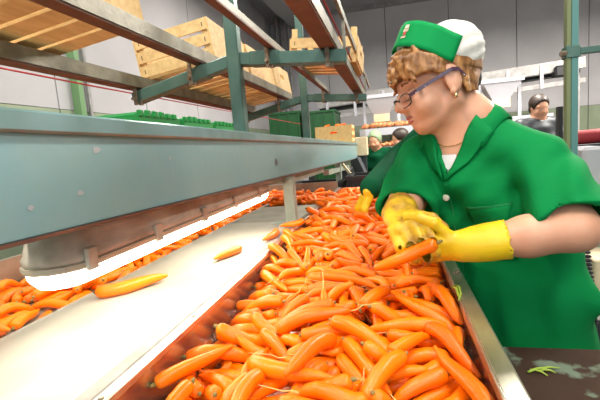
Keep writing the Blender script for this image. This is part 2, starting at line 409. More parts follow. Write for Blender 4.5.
# cream box end hanging at the end of the beam
tag(MB().box((-.42, 5.05, 1.22), (-.28, 5.35, 1.45)).build('carton', M_cream, None, bevel=.005), 'cream carton at the far end of the beam below the crate', 'box')
MB().box((-.40, 5.1, .0), (-.30, 5.3, 1.22)).build('carton_stand', M_dark, None)
tag(bpy.data.objects['carton_stand'], 'dark pedestal under the cream carton beyond the beam', 'stand')

# ------------------------------------------------------------------ plastic bins and nets
def make_bin(W, L, H, m):
    r = bpy.data.objects.new('plastic_bin', None); COL.objects.link(r)
    t = .012
    for s in (-1, 1):
        MB().box((s*(W/2)-t/2, -L/2, 0), (s*(W/2)+t/2, L/2, H)).build('side_wall', m, r)
        MB().box((-W/2, s*(L/2)-t/2, 0), (W/2, s*(L/2)+t/2, H)).build('end_wall', m, r)
        n = max(3, int(W/.16))
        for k in range(n+1):
            x = -W/2+W*k/n
            MB().box((x-.012, s*(L/2)-.022, .02), (x+.012, s*(L/2)+.022, H-.03)).build('rib', m, r)
        MB().box((-W/2-.02, s*L/2-.025, H-.03), (W/2+.02, s*L/2+.025, H)).build('top_rim', m, r)
        MB().box((s*W/2-.025, -L/2, H-.03), (s*W/2+.025, L/2, H)).build('top_rim', m, r)
    MB().box((-W/2, -L/2, 0), (W/2, L/2, .02)).build('base', m, r)
    return r
def put_bin(W, L, H, m, loc, label, rz=0, group=None):
    b = make_bin(W, L, H, m); b.location = loc; b.rotation_euler.z = rz; tag(b, label, 'bin', group); return b
a = at_y(268, 115, 6.0); c_ = at_y(302, 113, 6.0); d_ = at_y(335, 109, 6.0)
for i, (x0, x1, tz) in enumerate(((a.x, c_.x-.03, a.z+.02), (c_.x+.02, d_.x, d_.z))):
    for k in range(3):
        hh = tz/3
        put_bin(x1-x0-.05, .7, hh, M_darkgreenplastic, ((x0+x1)/2, 6.35, hh*(2-k)), ('left' if i == 0 else 'right')+' stack of big green bins behind the rack, '+('topmost bin', 'middle bin', 'bottom bin')[k], group='stacked green bins')
# green net crate lying behind the beam
gn = thing('green_net', (-1.25, 2.2, 0), 'bright green plastic harvest crate showing over the beam', 'crate')
p0 = at_x(128, 118, -1.3)
for k in range(3):
    yy = 1.66+k*.42
    zt_ = p0.z+.012-.004*k
    MB().box((-1.5, yy, zt_-.10), (-1.12, yy+.40, zt_-.010)).build('tray', M_greenplastic, gn, bevel=.012)
    for j in range(6): MB().box((-1.13, yy+.01+j*.06, zt_-.03), (-1.11, yy+.04+j*.06, zt_+random.uniform(-.006, .003))).build('rib', M_greenplastic, gn, bevel=.003)
MB().box((-1.5, 1.6, .0), (-1.2, 2.9, p0.z-.09)).build('pedestal', M_dark, gn)

put_bin(.46, .34, .24, M_black, (-.10, 3.30, .88), 'black crate behind the far end of the trough, right one', group='black crates past the trough')
put_bin(.40, .34, .20, M_black, (-.60, 3.30, .88), 'black crate behind the far end of the trough, left one', group='black crates past the trough')
st = thing('crate_stand', (-.35, 3.3, 0), 'dark steel stand under the black crates past the trough', 'stand')
MB().box((-.9, 3.12, .83), (.2, 3.5, .88)).build('top', M_dark, st)
for x in (-.86, .16):
    for y in (3.16, 3.46): MB().box((x-.02, y-.02, 0), (x+.02, y+.02, .83)).build('leg', M_dark, st)
# dark frame and leaning lath under the far part of the beam
fr = thing('machine_frame', (-.8, 4.3, 0), 'dark machine frame under the far part of the beam', 'machine')
MB().box((-1.3, 4.0, 0), (-.5, 4.6, .98)).build('cabinet', M_dark, fr, bevel=.01)
MB().box((-.55, 4.3, .5), (-.42, 4.7, 1.12)).build('motor_cover', M_black, fr, bevel=.02)
MB().beam((-.34, 3.95, 1.22), (-.19, 3.88, .86), .06, .09).build('chute', M_dark, fr)
tag(MB().box((-1.12, 3.6, .98), (-.8, 3.9, 1.14)).build('white_tub', M_white, None, bevel=.03), 'small pale tub under the beam behind the leg', 'tub')
tag(MB().box((-1.2, 3.55, 0), (-.7, 3.95, .98)).build('tub_stand', M_dark, None), 'dark block carrying the pale tub', 'stand')
tag(MB().beam((-.42, 3.55, 1.20), (-.27, 3.5, 1.0), .018, .022).build('wooden_lath', M_cream), 'pale wooden lath leaning under the beam', 'lath')

# ------------------------------------------------------------------ packing line at the back
BYY = 7.0
e0 = at_y(318, 104, BYY); e1 = at_y(585, 62, BYY)
el = thing('overhead_conveyor', (e0.x, BYY, 0), 'grey overhead conveyor rising to the right along the back wall', 'conveyor')
dz = Vector((0, 0, .16))
MB().beam(e0, e1, .06, .16).build('side_rail', M_grey, el)
MB().beam(e0-Vector((0, 0, .26)), e1-Vector((0, 0, .26)), .06, .07).build('side_rail', M_grey, el)
MB().beam(e0-Vector((0, -.3, .10)), e1-Vector((0, -.3, .10)), .3, .05).build('belt', M_black, el)
for t in np.linspace(.04, .97, 9):
    p = e0.lerp(e1, t); MB().beam(p+Vector((0, -.03, .05)), p+Vector((0, -.03, -.30)), .045, .03, (0, 1, 0)).build('strut', M_white, el)
for t in (.02, .33, .62, .97):
    p = e0.lerp(e1, t); MB().box((p.x-.04, BYY-.04, 0), (p.x+.04, BYY+.04, p.z-.2)).build('leg', M_grey, el)
p = e0.lerp(e1, .9); MB().box((p.x-.02, BYY-.10, p.z-.16), (p.x+.16, BYY+.1, p.z+.0)).build('motor', M_black, el, bevel=.02)
def hopper(px0, px1, py0, pxa, pxb, py1, py2, Y, label):
    a = at_y(px0, py0, Y); b = at_y(px1, py0-2, Y); c = at_y(pxa, py1, Y); d = at_y(pxb, py1, Y); e = at_y((pxa+pxb)/2, py2, Y)
    h = thing('hopper', ((a.x+b.x)/2, Y, 0), label, 'hopper', 'hoppers on the back line')
    w = (b.x-a.x)/2; xm = (a.x+b.x)/2; w2 = (d.x-c.x)/2; zt1 = (a.z+b.z)/2
    v = [(xm-w, Y-w*.7, zt1), (xm+w, Y-w*.7, zt1), (xm+w, Y+w*.7, zt1), (xm-w, Y+w*.7, zt1),
         (xm-w2, Y-w2*.7, c.z), (xm+w2, Y-w2*.7, c.z), (xm+w2, Y+w2*.7, c.z), (xm-w2, Y+w2*.7, c.z)]
    mesh_obj('funnel', v, [(0,4,5,1),(1,5,6,2),(2,6,7,3),(3,7,4,0)], M_white, h)
    MB().box((xm-w2, Y-w2*.7, e.z), (xm+w2, Y+w2*.7, c.z)).build('spout', M_cream, h)
    MB().box((xm-w-.02, Y-w*.72, zt1-.01), (xm+w+.02, Y-w*.7, zt1+.04)).build('top_rim', M_white, h)
    for s in (-1, 1): MB().box((xm+s*w-.02, Y-.02, 0), (xm+s*w+.02, Y+.02, zt1)).build('leg', M_white, h)
    return xm
hopper(364, 398, 99, 373, 389, 115, 122, 6.2, 'white funnel hopper left of the worker, above the packing belt')
hopper(480, 519, 84, 490, 508, 100, 108, 6.2, 'white funnel hopper just over the worker\'s shoulder')
pk = thing('packing_line', (.3, 6.0, 0), 'white packing belts with produce below the left hopper', 'conveyor')
a = at_y(360, 130, 5.9); b = at_y(430, 124, 5.9)
MB().box((a.x, 5.8, a.z-.10), (b.x+1.5, 6.15, a.z)).build('belt', M_white, pk)
a2 = at_y(362, 150, 5.8)
MB().box((a2.x-.1, 5.78, a2.z-.05), (b.x+1.5, 6.1, a2.z+.02)).build('lower_belt', M_white, pk)
for x in (a.x+.05, b.x, b.x+1.3):
    MB().box((x-.03, 5.77, 0), (x+.03, 5.83, a.z)).build('leg', M_grey, pk)
M_produce = mat('mixed_produce', (.45, .10, .03), .5, col2=(.55, .30, .12), scale=30)
v = MB()
rr = random.Random(3)
for (z, y0, n) in ((a.z, 5.85, 130), (a2.z+.02, 5.80, 90)):
    for k in range(n):
        cxx = a.x+.05+rr.random()*(b.x-a.x+.6); cy = y0+rr.random()*.3; r_ = rr.uniform(.028, .045)
        v.tube([(cxx-r_, cy, z+r_*.8), (cxx-r_*.4, cy, z+r_*.9), (cxx+r_*.5, cy+.01, z+r_), (cxx+r_*1.1, cy+.01, z+r_*.8)], [r_*.3, r_, r_*.9, r_*.3], 6)
tag(v.build('produce', M_produce, None, True), 'reddish produce lying along the packing belts', 'produce', kind='stuff')
# white panel and pipes at the back left
tag(MB().box((at_y(286, 60, 8.55).x, 8.55, 1.6), (at_y(323, 60, 8.55).x, 8.597, 3.0)).build('wall_cabinet', M_white, None), 'flat white cabinet on the back wall behind the far rack post', 'cabinet')
for (px, r_) in ((279, .05), (284, .035), (290, .03)):
    p = at_y(px, 60, 8.4)
    tag(MB().tube([(p.x, 8.4, 1.0), (p.x, 8.4, CEIL_Z-.02)], r_, 10).build('wall_pipe', M_grey), {279: 'thickest grey vertical pipe in the back left corner', 284: 'middle grey vertical pipe in the back left corner', 290: 'rightmost and thinnest grey vertical pipe in the back corner'}[px], 'pipe', 'pipes in the back corner')
q0 = at_y(268, -12, 6.0); q1 = at_y(297, 20, 8.3)
tag(MB().beam(q0, q1, .28, .24).build('ceiling_duct', M_ceil), 'grey rectangular duct running below the ceiling to the back corner', 'duct')
# green post and conduit against the left wall
p = at_x(80, 90, BX0+.06)
tag(MB().box((BX0+.003, p.y-.025, .01), (BX0+.07, p.y+.025, 2.6)).build('wall_post', mat('pale_green_paint', (.16, .30, .13), .5), None), 'pale green post against the left wall', 'post')
p = at_x(88, 90, BX0+.02)
tag(MB().tube([(BX0+.022, p.y, .02), (BX0+.022, p.y, 3.4)], .014, 8).build('conduit', M_grey), 'grey conduit beside the pale green post', 'pipe')

# ------------------------------------------------------------------ right side
p0 = at_y(567, 0, 1.95); p1 = at_y(574, 150, 1.95)
xp = (p0.x+p1.x)/2
rp = thing('side_post', (xp, 1.95, 0), 'green square post with a side arm behind the worker', 'post')
MB().box((xp-.004, 1.93, .0), (xp+.022, 1.97, 2.9)).build('post', mat('blue_green_enamel', (.10, .24, .22), .35, .2), rp, bevel=.002)
MB().box((xp-.022, 1.93, .0), (xp-.005, 1.965, 2.9)).build('post_back', mat('olive_enamel', (.17, .20, .09), .4, .1), rp, bevel=.002)
za = at_y(575, 52, 1.95).z
MB().box((xp+.02, 1.935, za-.012), (xp+.9, 1.965, za+.014)).build('arm', M_rack, rp, bevel=.002)
MB().box((xp-.026, 1.925, za-.025), (xp+.028, 1.975, za+.025)).build('collar', M_rack, rp, bevel=.003)
MB().tube([(xp-.045, 1.93, za-.005), (xp-.02, 1.935, za-.005)], .012, 6).build('bolt', M_clamp, rp)
xx = at_y(566, 110, 3.4).x
tag(MB().box((xx-.05, 3.4, 0), (xx-.02, 3.45, at_y(566, 106, 3.4).z)).build('dark_stake', M_black), 'dark slim stake behind the green post', 'post')
# stack with red sacks
s0 = at_y(577, 141, 3.2)
sk = thing('pallet_stack', (s0.x+.6, 3.5, 0), 'dark stack of pallets with goods behind the worker', 'pallet')
for k in range(5):
    z1 = s0.z-.03-k*.24
    MB().box((s0.x, 3.2, z1-.05), (s0.x+1.3, 3.9, z1)).build('deck', M_dark, sk)
    for j in range(4): MB().box((s0.x+j*.4, 3.22, z1-.24), (s0.x+.08+j*.4, 3.88, z1-.05)).build('block', M_dark, sk)
for j in range(3):
    x = s0.x+.02+j*.36
    m = MB().tube([(x, 3.4, s0.z+.005), (x+.03, 3.4, s0.z+.015), (x+.3, 3.4, s0.z+.02), (x+.34, 3.4, s0.z+.01)], [.02, .055, .055, .02], 10)
    tag(m.build('red_sack', mat('red_sack', (.30, .02, .025), .7), None, True), ('leftmost', 'middle', 'rightmost')[j]+' red sack on the dark pallet stack', 'sack', 'red sacks')
sb = at_y(583, 147, 2.9)
tag(MB().box((sb.x-.02, 2.85, .9), (sb.x+.10, 3.05, sb.z)).build('pale_bag', M_white, None, bevel=.02), 'pale bag standing in front of the pallet stack', 'bag')
tag(MB().box((sb.x-.1, 2.8, 0), (sb.x+.2, 3.1, .9)).build('bag_stand', M_dark, None, bevel=.02), 'dark block under the pale bag', 'block')
# cream cartons and coiled black hose at the right edge
k0 = at_y(590, 262, 2.04)
tag(MB().box((k0.x+.03, 2.06, k0.z-.18), (k0.x+.45, 2.3, k0.z)).build('carton', M_cream, None, bevel=.006), 'cream carton at the right edge, upper one of the stack', 'box', 'cartons at the right edge')
tag(MB().box((k0.x+.02, 2.04, .45), (k0.x+.47, 2.32, k0.z-.181)).build('carton', mat('pale_carton', (.60, .56, .46), .7), None, bevel=.006), 'pale carton at the right edge under the cream one', 'box', 'cartons at the right edge')
tag(MB().box((k0.x, 2.02, 0), (k0.x+.5, 2.34, .449)).build('pallet_block', M_dark, None), 'dark plinth under the cartons at the right edge', 'block')
tag(MB().box((k0.x+.05, 2.38, 0), (k0.x+.9, 2.7, at_y(592, 205, 2.38).z)).build('green_cabinet', mat('grey_green_cabinet', (.30, .36, .26), .5), None, bevel=.01), 'grey green cabinet behind the cartons at the right edge', 'cabinet')
h0 = at_y(581, 232, 1.52); h1 = at_y(590, 300, 1.52)
pts = []
for k in range(141):
    t = k/140; q = h0.lerp(h1, t); a_ = t*2*PI*17
    pts.append(q+Vector((.016*math.cos(a_), .016*math.sin(a_), 0)))
pts = [h0+Vector((.5, .1, .06)), h0+Vector((.2, .05, -.01))]+pts+[h1+Vector((.02, 0, -.2)), h1+Vector((.05, 0, -h1.z+.01))]
tag(MB().tube(pts, .0055, 6).build('coiled_hose', M_black, None, True), 'black coiled hose hanging behind the worker\'s dress', 'hose')

# ------------------------------------------------------------------ worktop in front of the worker
TBZ = .917
tb = thing('worktop', (.45, .55, 0), 'dark worn worktop with flaking green paint beside the trough', 'table')
MB().box((TX1+.035, .12, TBZ-.03), (1.0, .862, TBZ)).build('top', M_table, tb, bevel=.003)
for (x, y) in ((.22, .18), (.95, .18), (.22, .80), (.95, .80)):
    MB().box((x-.02, y-.02, 0), (x+.02, y+.02, TBZ-.03)).build('leg', M_dark, tb)
def sprig(pts, wd, label):
    o = MB().tube(pts, [wd, wd, wd*.8, wd*.4], 6).build('leaf_stalk', M_leaf, None, True)
    tag(o, label, 'leaf', 'cut carrot leaf stalks'); return o
for i, (ax, ay, bx, by) in enumerate(((528, 372, 560, 368), (530, 370, 548, 376), (540, 371, 556, 373))):
    a = at_z(ax, ay, TBZ+.003); b = at_z(bx, by, TBZ+.003); d = b-a
    sprig([a, a+d*.3+Vector((0, .004, .002)), a+d*.7+Vector((0, .002, .003)), b], .0022, ('longest', 'lowest', 'shortest')[i]+' green leaf stalk lying on the worktop')
a = at_z(452, 287, RIM+.006); b = at_z(461, 299, RIM+.006); d = b-a
for i, off in enumerate(((0, 0), (.006, .008))):
    o = Vector((off[0], off[1], 0))
    sprig([a+o, a+o+d*.3+Vector((.004, 0, .004)), a+o+d*.7, b-o], .0028, ('larger', 'smaller')[i]+' scrap of leaf on the steel trough rim')
# ------------------------------------------------------------------ people: smooth-blended volumes turned into one continuous surface
class Vol:
    def __init__(s, lo, hi, h):
        s.lo = np.array(lo, float); s.h = h
        s.n = np.ceil((np.array(hi)-s.lo)/h).astype(int)+1
        s.ax = [(s.lo[i]+h*np.arange(s.n[i])).astype(np.float32) for i in range(3)]
        s.D = np.full(tuple(s.n), .5, np.float32)
    def sl(s, lo, hi, m):
        i0 = np.clip(np.floor((np.array(lo)-m-s.lo)/s.h).astype(int), 0, s.n-1)
        i1 = np.clip(np.ceil((np.array(hi)+m-s.lo)/s.h).astype(int)+1, 1, s.n)
        return tuple(slice(a, max(b, a+1)) for a, b in zip(i0, i1))
    def pts(s, q):
        return (s.ax[0][q[0]][:, None, None], s.ax[1][q[1]][None, :, None], s.ax[2][q[2]][None, None, :])
    def op(s, fn, lo, hi, k, mode):
        q = s.sl(lo, hi, max(k, 3*s.h)+.012)
        d = fn(*s.pts(q)); a = s.D[q]
        if mode == 'add':
            h = np.clip(.5+.5*(a-d)/k, 0, 1); s.D[q] = a*(1-h)+d*h-k*h*(1-h)
        else:
            d = -d; h = np.clip(.5-.5*(a-d)/k, 0, 1); s.D[q] = a*(1-h)+d*h+k*h*(1-h)
    def cone(s, a, b, ra, rb, k=.015, mode='add', ax=None, q=1.0, clip=None):
        """round cone; ax/q: widen by factor q along the unit axis ax; clip=(point, normal): keep the side against the normal"""
        a = np.array(a, float); b = np.array(b, float); R = max(ra, rb)*max(q, 1)
        ba = b-a; L2 = max(float(ba @ ba), 1e-9)
        def fn(X, Y, Z):
            x, y, z = X-a[0], Y-a[1], Z-a[2]
            t = np.clip((x*ba[0]+y*ba[1]+z*ba[2])/L2, 0, 1)
            dx, dy, dz = x-t*ba[0], y-t*ba[1], z-t*ba[2]
            r = ra+t*(rb-ra)
            if ax is not None:
                u = dx*ax[0]+dy*ax[1]+dz*ax[2]
                c = (1/q-1)*u; dx = dx+c*ax[0]; dy = dy+c*ax[1]; dz = dz+c*ax[2]
            d = np.sqrt(dx*dx+dy*dy+dz*dz)-r
            if clip is not None:
                p, n = clip
                d = np.maximum(d, (X-p[0])*n[0]+(Y-p[1])*n[1]+(Z-p[2])*n[2])
            return d.astype(np.float32)
        s.op(fn, np.minimum(a, b)-R, np.maximum(a, b)+R, k, mode)
    def ell(s, c, r, F=None, k=.015, mode='add', clip=None):
        """ellipsoid with radii r along the rows of F"""
        c = np.array(c, float); r = np.array(r, float); F = np.eye(3) if F is None else np.array(F)
        def fn(X, Y, Z):
            x, y, z = X-c[0], Y-c[1], Z-c[2]
            l = [F[i][0]*x+F[i][1]*y+F[i][2]*z for i in range(3)]
            k0 = np.sqrt(sum((l[i]/r[i])**2 for i in range(3))); k1 = np.sqrt(sum((l[i]/r[i]**2)**2 for i in range(3)))+1e-6
            d = k0*(k0-1)/k1
            if clip is not None:
                for p, n in clip: d = np.maximum(d, (X-p[0])*n[0]+(Y-p[1])*n[1]+(Z-p[2])*n[2])
            return d.astype(np.float32)
        R = r.max(); s.op(fn, c-R, c+R, k, mode)
    def mesh(s, name):
        D = s.D; sg = D < 0
        c = sg[:-1, :-1, :-1]
        cnt = np.zeros(tuple(s.n-1), np.int8)
        offs = [(i, j, k) for i in (0, 1) for j in (0, 1) for k in (0, 1)]
        nx, ny, nz = s.n
        for (i, j, k) in offs: cnt += sg[i:nx-1+i, j:ny-1+j, k:nz-1+k]
        act = np.argwhere((cnt > 0) & (cnt < 8))
        if len(act) == 0: raise RuntimeError('empty volume '+name)
        idx = np.full(tuple(s.n-1), -1, np.int32); idx[tuple(act.T)] = np.arange(len(act))
        acc = np.zeros((len(act), 3)); num = np.zeros(len(act))
        for a in offs:
            for ax in range(3):
                if a[ax]: continue
                b = list(a); b[ax] = 1
                va = D[tuple((act+np.array(a)).T)]; vb = D[tuple((act+np.array(b)).T)]
                mk = (va < 0) != (vb < 0)
                t = np.where(mk, va/np.where(mk, va-vb, 1), 0)
                p = np.array(a)[None, :]+np.eye(3)[ax][None, :]*t[:, None]
                acc[mk] += p[mk]; num[mk] += 1
        V = s.lo+(act+acc/num[:, None])*s.h
        faces = []
        for ax in range(3):
            u, v = [(1, 2), (2, 0), (0, 1)][ax]
            hi = [slice(None)]*3; lo = [slice(None)]*3
            lo[ax] = slice(0, -1); hi[ax] = slice(1, None)
            e0 = sg[tuple(lo)]; e1 = sg[tuple(hi)]
            E = np.argwhere(e0 != e1)
            ok = (E[:, u] > 0) & (E[:, v] > 0) & (E[:, u] < s.n[u]-1) & (E[:, v] < s.n[v]-1)
            E = E[ok]; fl = e0[tuple(E.T)]
            def cell(du, dv):
                q = E.copy(); q[:, u] += du; q[:, v] += dv; return idx[tuple(q.T)]
            Q = np.stack([cell(-1, -1), cell(0, -1), cell(0, 0), cell(-1, 0)], 1)
            Q[~fl] = Q[~fl][:, ::-1]
            faces.append(Q)
        Fq = np.concatenate(faces); Fq = Fq[(Fq >= 0).all(1)]
        me = bpy.data.meshes.new(name)
        me.vertices.add(len(V)); me.vertices.foreach_set('co', V.ravel())
        me.loops.add(Fq.size); me.loops.foreach_set('vertex_index', Fq.ravel().astype(np.int32))
        me.polygons.add(len(Fq)); me.polygons.foreach_set('loop_start', np.arange(0, Fq.size, 4, dtype=np.int32))
        me.polygons.foreach_set('loop_total', np.full(len(Fq), 4, np.int32))
        me.polygons.foreach_set('use_smooth', np.ones(len(Fq), bool))
        me.update(calc_edges=True); me.validate()
        return me
def unit(v): v = np.array(v, float); return v/np.linalg.norm(v)
def frame(f, up=(0, 0, 1)):
    """rows: forward, left, up"""
    f = unit(f); l = unit(np.cross(up, f)); return np.array([f, l, np.cross(f, l)])

M_skin = mat('skin', (.60, .29, .175), .48, col2=(.66, .35, .22), scale=18, sss=.12, bump=.05, bscale=200)
M_lip = mat('lips', (.46, .12, .10), .4)
M_hair = mat('auburn_hair', (.17, .066, .018), .42, col2=(.46, .22, .07), scale=75, bump=.6, bscale=130, stretch=(1, 1, .5))
M_darkhair = mat('dark_hair', (.03, .018, .012), .5, bump=.4, bscale=120)
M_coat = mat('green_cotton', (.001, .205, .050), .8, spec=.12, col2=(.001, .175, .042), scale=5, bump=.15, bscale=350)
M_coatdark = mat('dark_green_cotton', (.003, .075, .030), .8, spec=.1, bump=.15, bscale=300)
M_cap = mat('green_cap_cotton', (.001, .26, .065), .75, spec=.15, bump=.12, bscale=350)
M_net = mat('white_bonnet_cloth', (.74, .72, .66), .8, col2=(.66, .64, .58), scale=60, bump=.25, bscale=260)
M_glove = mat('yellow_rubber', (.85, .60, .012), .42, col2=(.78, .50, .01), scale=10, bump=.2, bscale=90)
M_glovedirty = mat('soiled_yellow_rubber', (.80, .50, .015), .45, col2=(.38, .17, .02), scale=24, bump=.25, bscale=90, contrast=(.42, .62))
M_shirt = mat('white_shirt', (.80, .80, .82), .8)
M_frame = mat('dark_spectacle_frame', (.02, .012, .015), .3)
M_temple = mat('patterned_temple', (.06, .025, .05), .35, col2=(.55, .45, .45), scale=120, contrast=(.60, .64))
M_lens = mat('spectacle_lens', (.9, .86, .85), .03, trans=1.0, alpha=.35)
M_gold = mat('gold', (.80, .58, .30), .25, .9)
M_button = mat('pearl_button', (.80, .74, .60), .35)
M_eye = mat('eye_white', (.75, .70, .68), .3)
M_lash = mat('dark_lashes', (.03, .015, .01), .6)
M_shoe = mat('black_shoe', (.02, .02, .02), .5)

def hand(vol, wrist, xf, zb, right, curl=(.5, .7, .6), spread=0, thumb=.5, sc=1.0, k=.008, g=.0102):
    """palm and five fingers; xf fingers' direction, zb back of the hand"""
    xf = unit(xf); zb = np.array(zb, float); zb = unit(zb-xf*(zb @ xf))
    yt = np.cross(zb, xf) if right else np.cross(xf, zb)
    W = np.array(wrist, float)
    P = lambda x, y, z: W+sc*(xf*x+yt*y+zb*z)
    for y0, y1 in ((.018, .028), (0, .006), (-.016, -.022)):
        vol.cone(P(0, y0, 0), P(.085, y1, 0), .017*sc, .0145*sc, .014)
    lens = ((.030, .045, .026, .021), (.010, .048, .029, .022), (-.011, .045, .027, .021), (-.030, .036, .021, .018))
    tips = []
    for i, (y, a, b, c) in enumerate(lens):
        p = P(.088-.004*abs(i-1), y, 0); ang = 0; side = spread*(1.5-i)*.5
        for L_, cu in ((a, curl[0]), (b, curl[1]), (c, curl[2])):
            ang += cu*(1+.06*i)
            d = unit(xf*math.cos(ang)-zb*math.sin(ang)+yt*side*math.cos(ang))
            q = p+d*L_*sc
            vol.cone(p, q, g*sc*(1.06 if L_ == a else 1), g*sc*.95, .004); p = q
        tips.append(p)
    p = P(.022, .030, -.006)
    for L_, dx, dy, dz_ in ((.040, .62, .75, -.35), (.032, .86, .40-thumb*.3, -.45*thumb-.2), (.026, .92, .05-thumb*.3, -.5*thumb-.2)):
        d = unit(xf*dx+yt*dy+zb*dz_); q = p+d*L_*sc
        vol.cone(p, q, .0125*sc, .0108*sc, .006); p = q
    return P
def arm_frame(a, b): return unit(np.array(b)-np.array(a))

def make_person(name, label, H, hf, hup, Ls, Rs, Le, Re, Lw, Rw, st, tf, vox, loc, coat=M_coat, hair_mat=M_hair, gloves=True, hs=1.05,
                long_sleeve=False, detail=False, Lh=None, Rh=None, neck_base=None, capped=True, group=None, sleeve_r=.078):
    """H head centre, hf facing, st torso stations (centre, front radius, side radius), tf torso facing"""
    root = thing(name, loc, label, 'person', group)
    F = frame(hf, hup); H = np.array(H, float)
    hp = lambda x, y, z: H+hs*(F[0]*x+F[1]*y+F[2]*z)
    tfv = unit(tf); tl = np.cross((0, 0, 1), tfv)
    Ls, Rs, Le, Re, Lw, Rw = [np.array(v, float) for v in (Ls, Rs, Le, Re, Lw, Rw)]
    nb = np.array(neck_base, float) if neck_base is not None else (Ls+Rs)/2+np.array([0, 0, .05])
    allp = np.array([H+hs*.15, H-hs*.15, Ls+.1, Ls-.1, Rs-.1, Rs+.1, Le+.08, Le-.08, Re-.08, Re+.08, Lw+.1, Lw-.1, Rw-.1, Rw+.1]+[np.array(s[0])+s[2]+.02 for s in st]+[np.array(s[0])-s[2]-.02 for s in st])
    lo, hi = allp.min(0), allp.max(0); lo[2] = -.01
    # --- body: one continuous skin surface (head, neck, trunk core, arms, legs)
    B = Vol(lo, hi, vox)
    if detail: pass
    B.ell(hp(-.012, 0, .030), np.array((.094, .073, .088))*hs, F, .01)
    B.ell(hp(.028, 0, -.038), np.array((.056, .055, .058))*hs, F, .02)
    B.cone(hp(.064, 0, -.074), hp(.061, 0, -.079), .018*hs, .018*hs, .016)
    for s in (-1, 1):
        B.cone(hp(-.005, s*.052, -.045), hp(.054, s*.018, -.076), .019*hs, .017*hs, .018)
        B.ell(hp(.050, s*.036, -.030), np.array((.032, .028, .030))*hs, F, .015)
        B.cone(hp(.076, s*.012, .026), hp(.066, s*.044, .024), .012*hs, .012*hs, .012)
        B.ell(hp(.096, s*.031, -.002), np.array((.016, .017, .011))*hs, F, .010, 'cut')
        B.ell(hp(.070, s*.031, -.004), np.array((.0150, .0150, .0125))*hs, F, .003)
        B.ell(hp(.089, s*.0115, -.027), np.array((.011, .008, .008))*hs, F, .006)
        B.ell(hp(-.004, s*.076, -.002), np.array((.019, .008, .032))*hs, F, .004)
        B.ell(hp(.002, s*.086, .004), np.array((.010, .006, .018))*hs, F, .004, 'cut')
        B.cone(hp(.004, s*.078, -.030), hp(.002, s*.077, -.026), .008*hs, .007*hs, .003)
    B.cone(hp(.080, 0, .016), hp(.100, 0, -.019), .0085*hs, .0105*hs, .010)
    B.cone(hp(.100, 0, -.019), hp(.095, 0, -.023), .0110*hs, .0105*hs, .006)
    B.cone(hp(.062, -.012, -.050), hp(.062, .012, -.050), .020*hs, .020*hs, .012)
    B.ell(hp(.081, 0, -.048), np.array((.009, .022, .0055))*hs, F, .004)
    B.ell(hp(.078, 0, -.058), np.array((.010, .019, .0065))*hs, F, .004)
    B.cone(hp(-.012, 0, -.030), nb, .047*hs, .053, .025)
    B.cone(nb, (Ls+Rs)/2-np.array((0, 0, .03)), .065, .085, .03, ax=tl, q=1.3)
    for s_, e_, w_, rgt in ((Ls, Le, Lw, 0), (Rs, Re, Rw, 1)):
        B.cone(nb-np.array((0, 0, .03)), s_, .04, .045, .03)
        B.cone(s_, e_, .047, .043, .02); B.cone(e_, e_*.6+w_*.4, .043, .041, .015); B.cone(e_*.6+w_*.4, w_, .041, .024, .015)
        B.cone(w_, w_+arm_frame(e_, w_)*.03, .022, .012, .01)
    if detail: B.cone(nb+tfv*.008, nb+tfv*.020-np.array((0, 0, .12)), .045, .038, .02)
    for a, b in zip(st[:-1], st[1:]):
        B.cone(a[0], b[0], a[1]*.8, b[1]*.8, .02, ax=tl, q=(a[2]/a[1]+b[2]/b[1])/2)
    z0 = np.array(st[0][0])
    for s in (-1, 1):
        hip = z0+tl*s*.085; kn = hip*1.0; kn[2] = .46; an = kn.copy(); an[2] = .09
        B.cone(hip, kn, .075, .055, .03); B.cone(kn, kn*.55+an*.45, .054, .055, .02); B.cone(kn*.55+an*.45, an, .055, .036, .02)
        B.cone(an+(0, 0, -.03), an+tfv*.12+(0, 0, -.055), .036, .028, .02)
    me = B.mesh('body'); body = link('body', me, M_skin, root)
    BB = BVHTree.FromPolygons([v.co for v in me.vertices], [p.vertices[:] for p in me.polygons])
    # --- coat
    G = Vol(lo-np.array((.02, .02, 0)), hi+.02, vox)
    for a, b in zip(st[:-1], st[1:]):
        G.cone(a[0], b[0], a[1], b[1], .03, ax=tl, q=(a[2]/a[1]+b[2]/b[1])/2)
    ch = np.array(st[-3][0])
    for s in (-1, 1):
        G.ell(ch+tfv*.072+tl*s*.07+np.array((0, 0, -.005)), (.062, .078, .075), np.array([tfv, tl, (0, 0, 1)]), .04)
    G.cone(Ls, Rs, .060, .060, .04)
    G.cone(nb-np.array((0, 0, .02)), (Ls+Rs)/2-np.array((0, 0, .03)), .062, .11, .03, ax=tl, q=1.25)
    for s_ in (Ls, Rs): G.cone(nb-np.array((0, 0, .015)), s_, .055, .060, .03)
    sl = []
    for s_, e_, w_, hq in ((Ls, Le, Lw, .95), (Rs, Re, Rw, 1.32)):
        d = arm_frame(s_, e_); L_ = np.linalg.norm(e_-s_)
        if long_sleeve:
            G.cone(s_, e_, .066, .060, .03); G.cone(e_, w_, .060, .048, .02)
        else:
            hem = s_+d*L_*hq
            G.cone(s_, s_+d*L_*1.6, .064, sleeve_r+.004, .014, clip=(hem, d)); sl.append((hem, d))
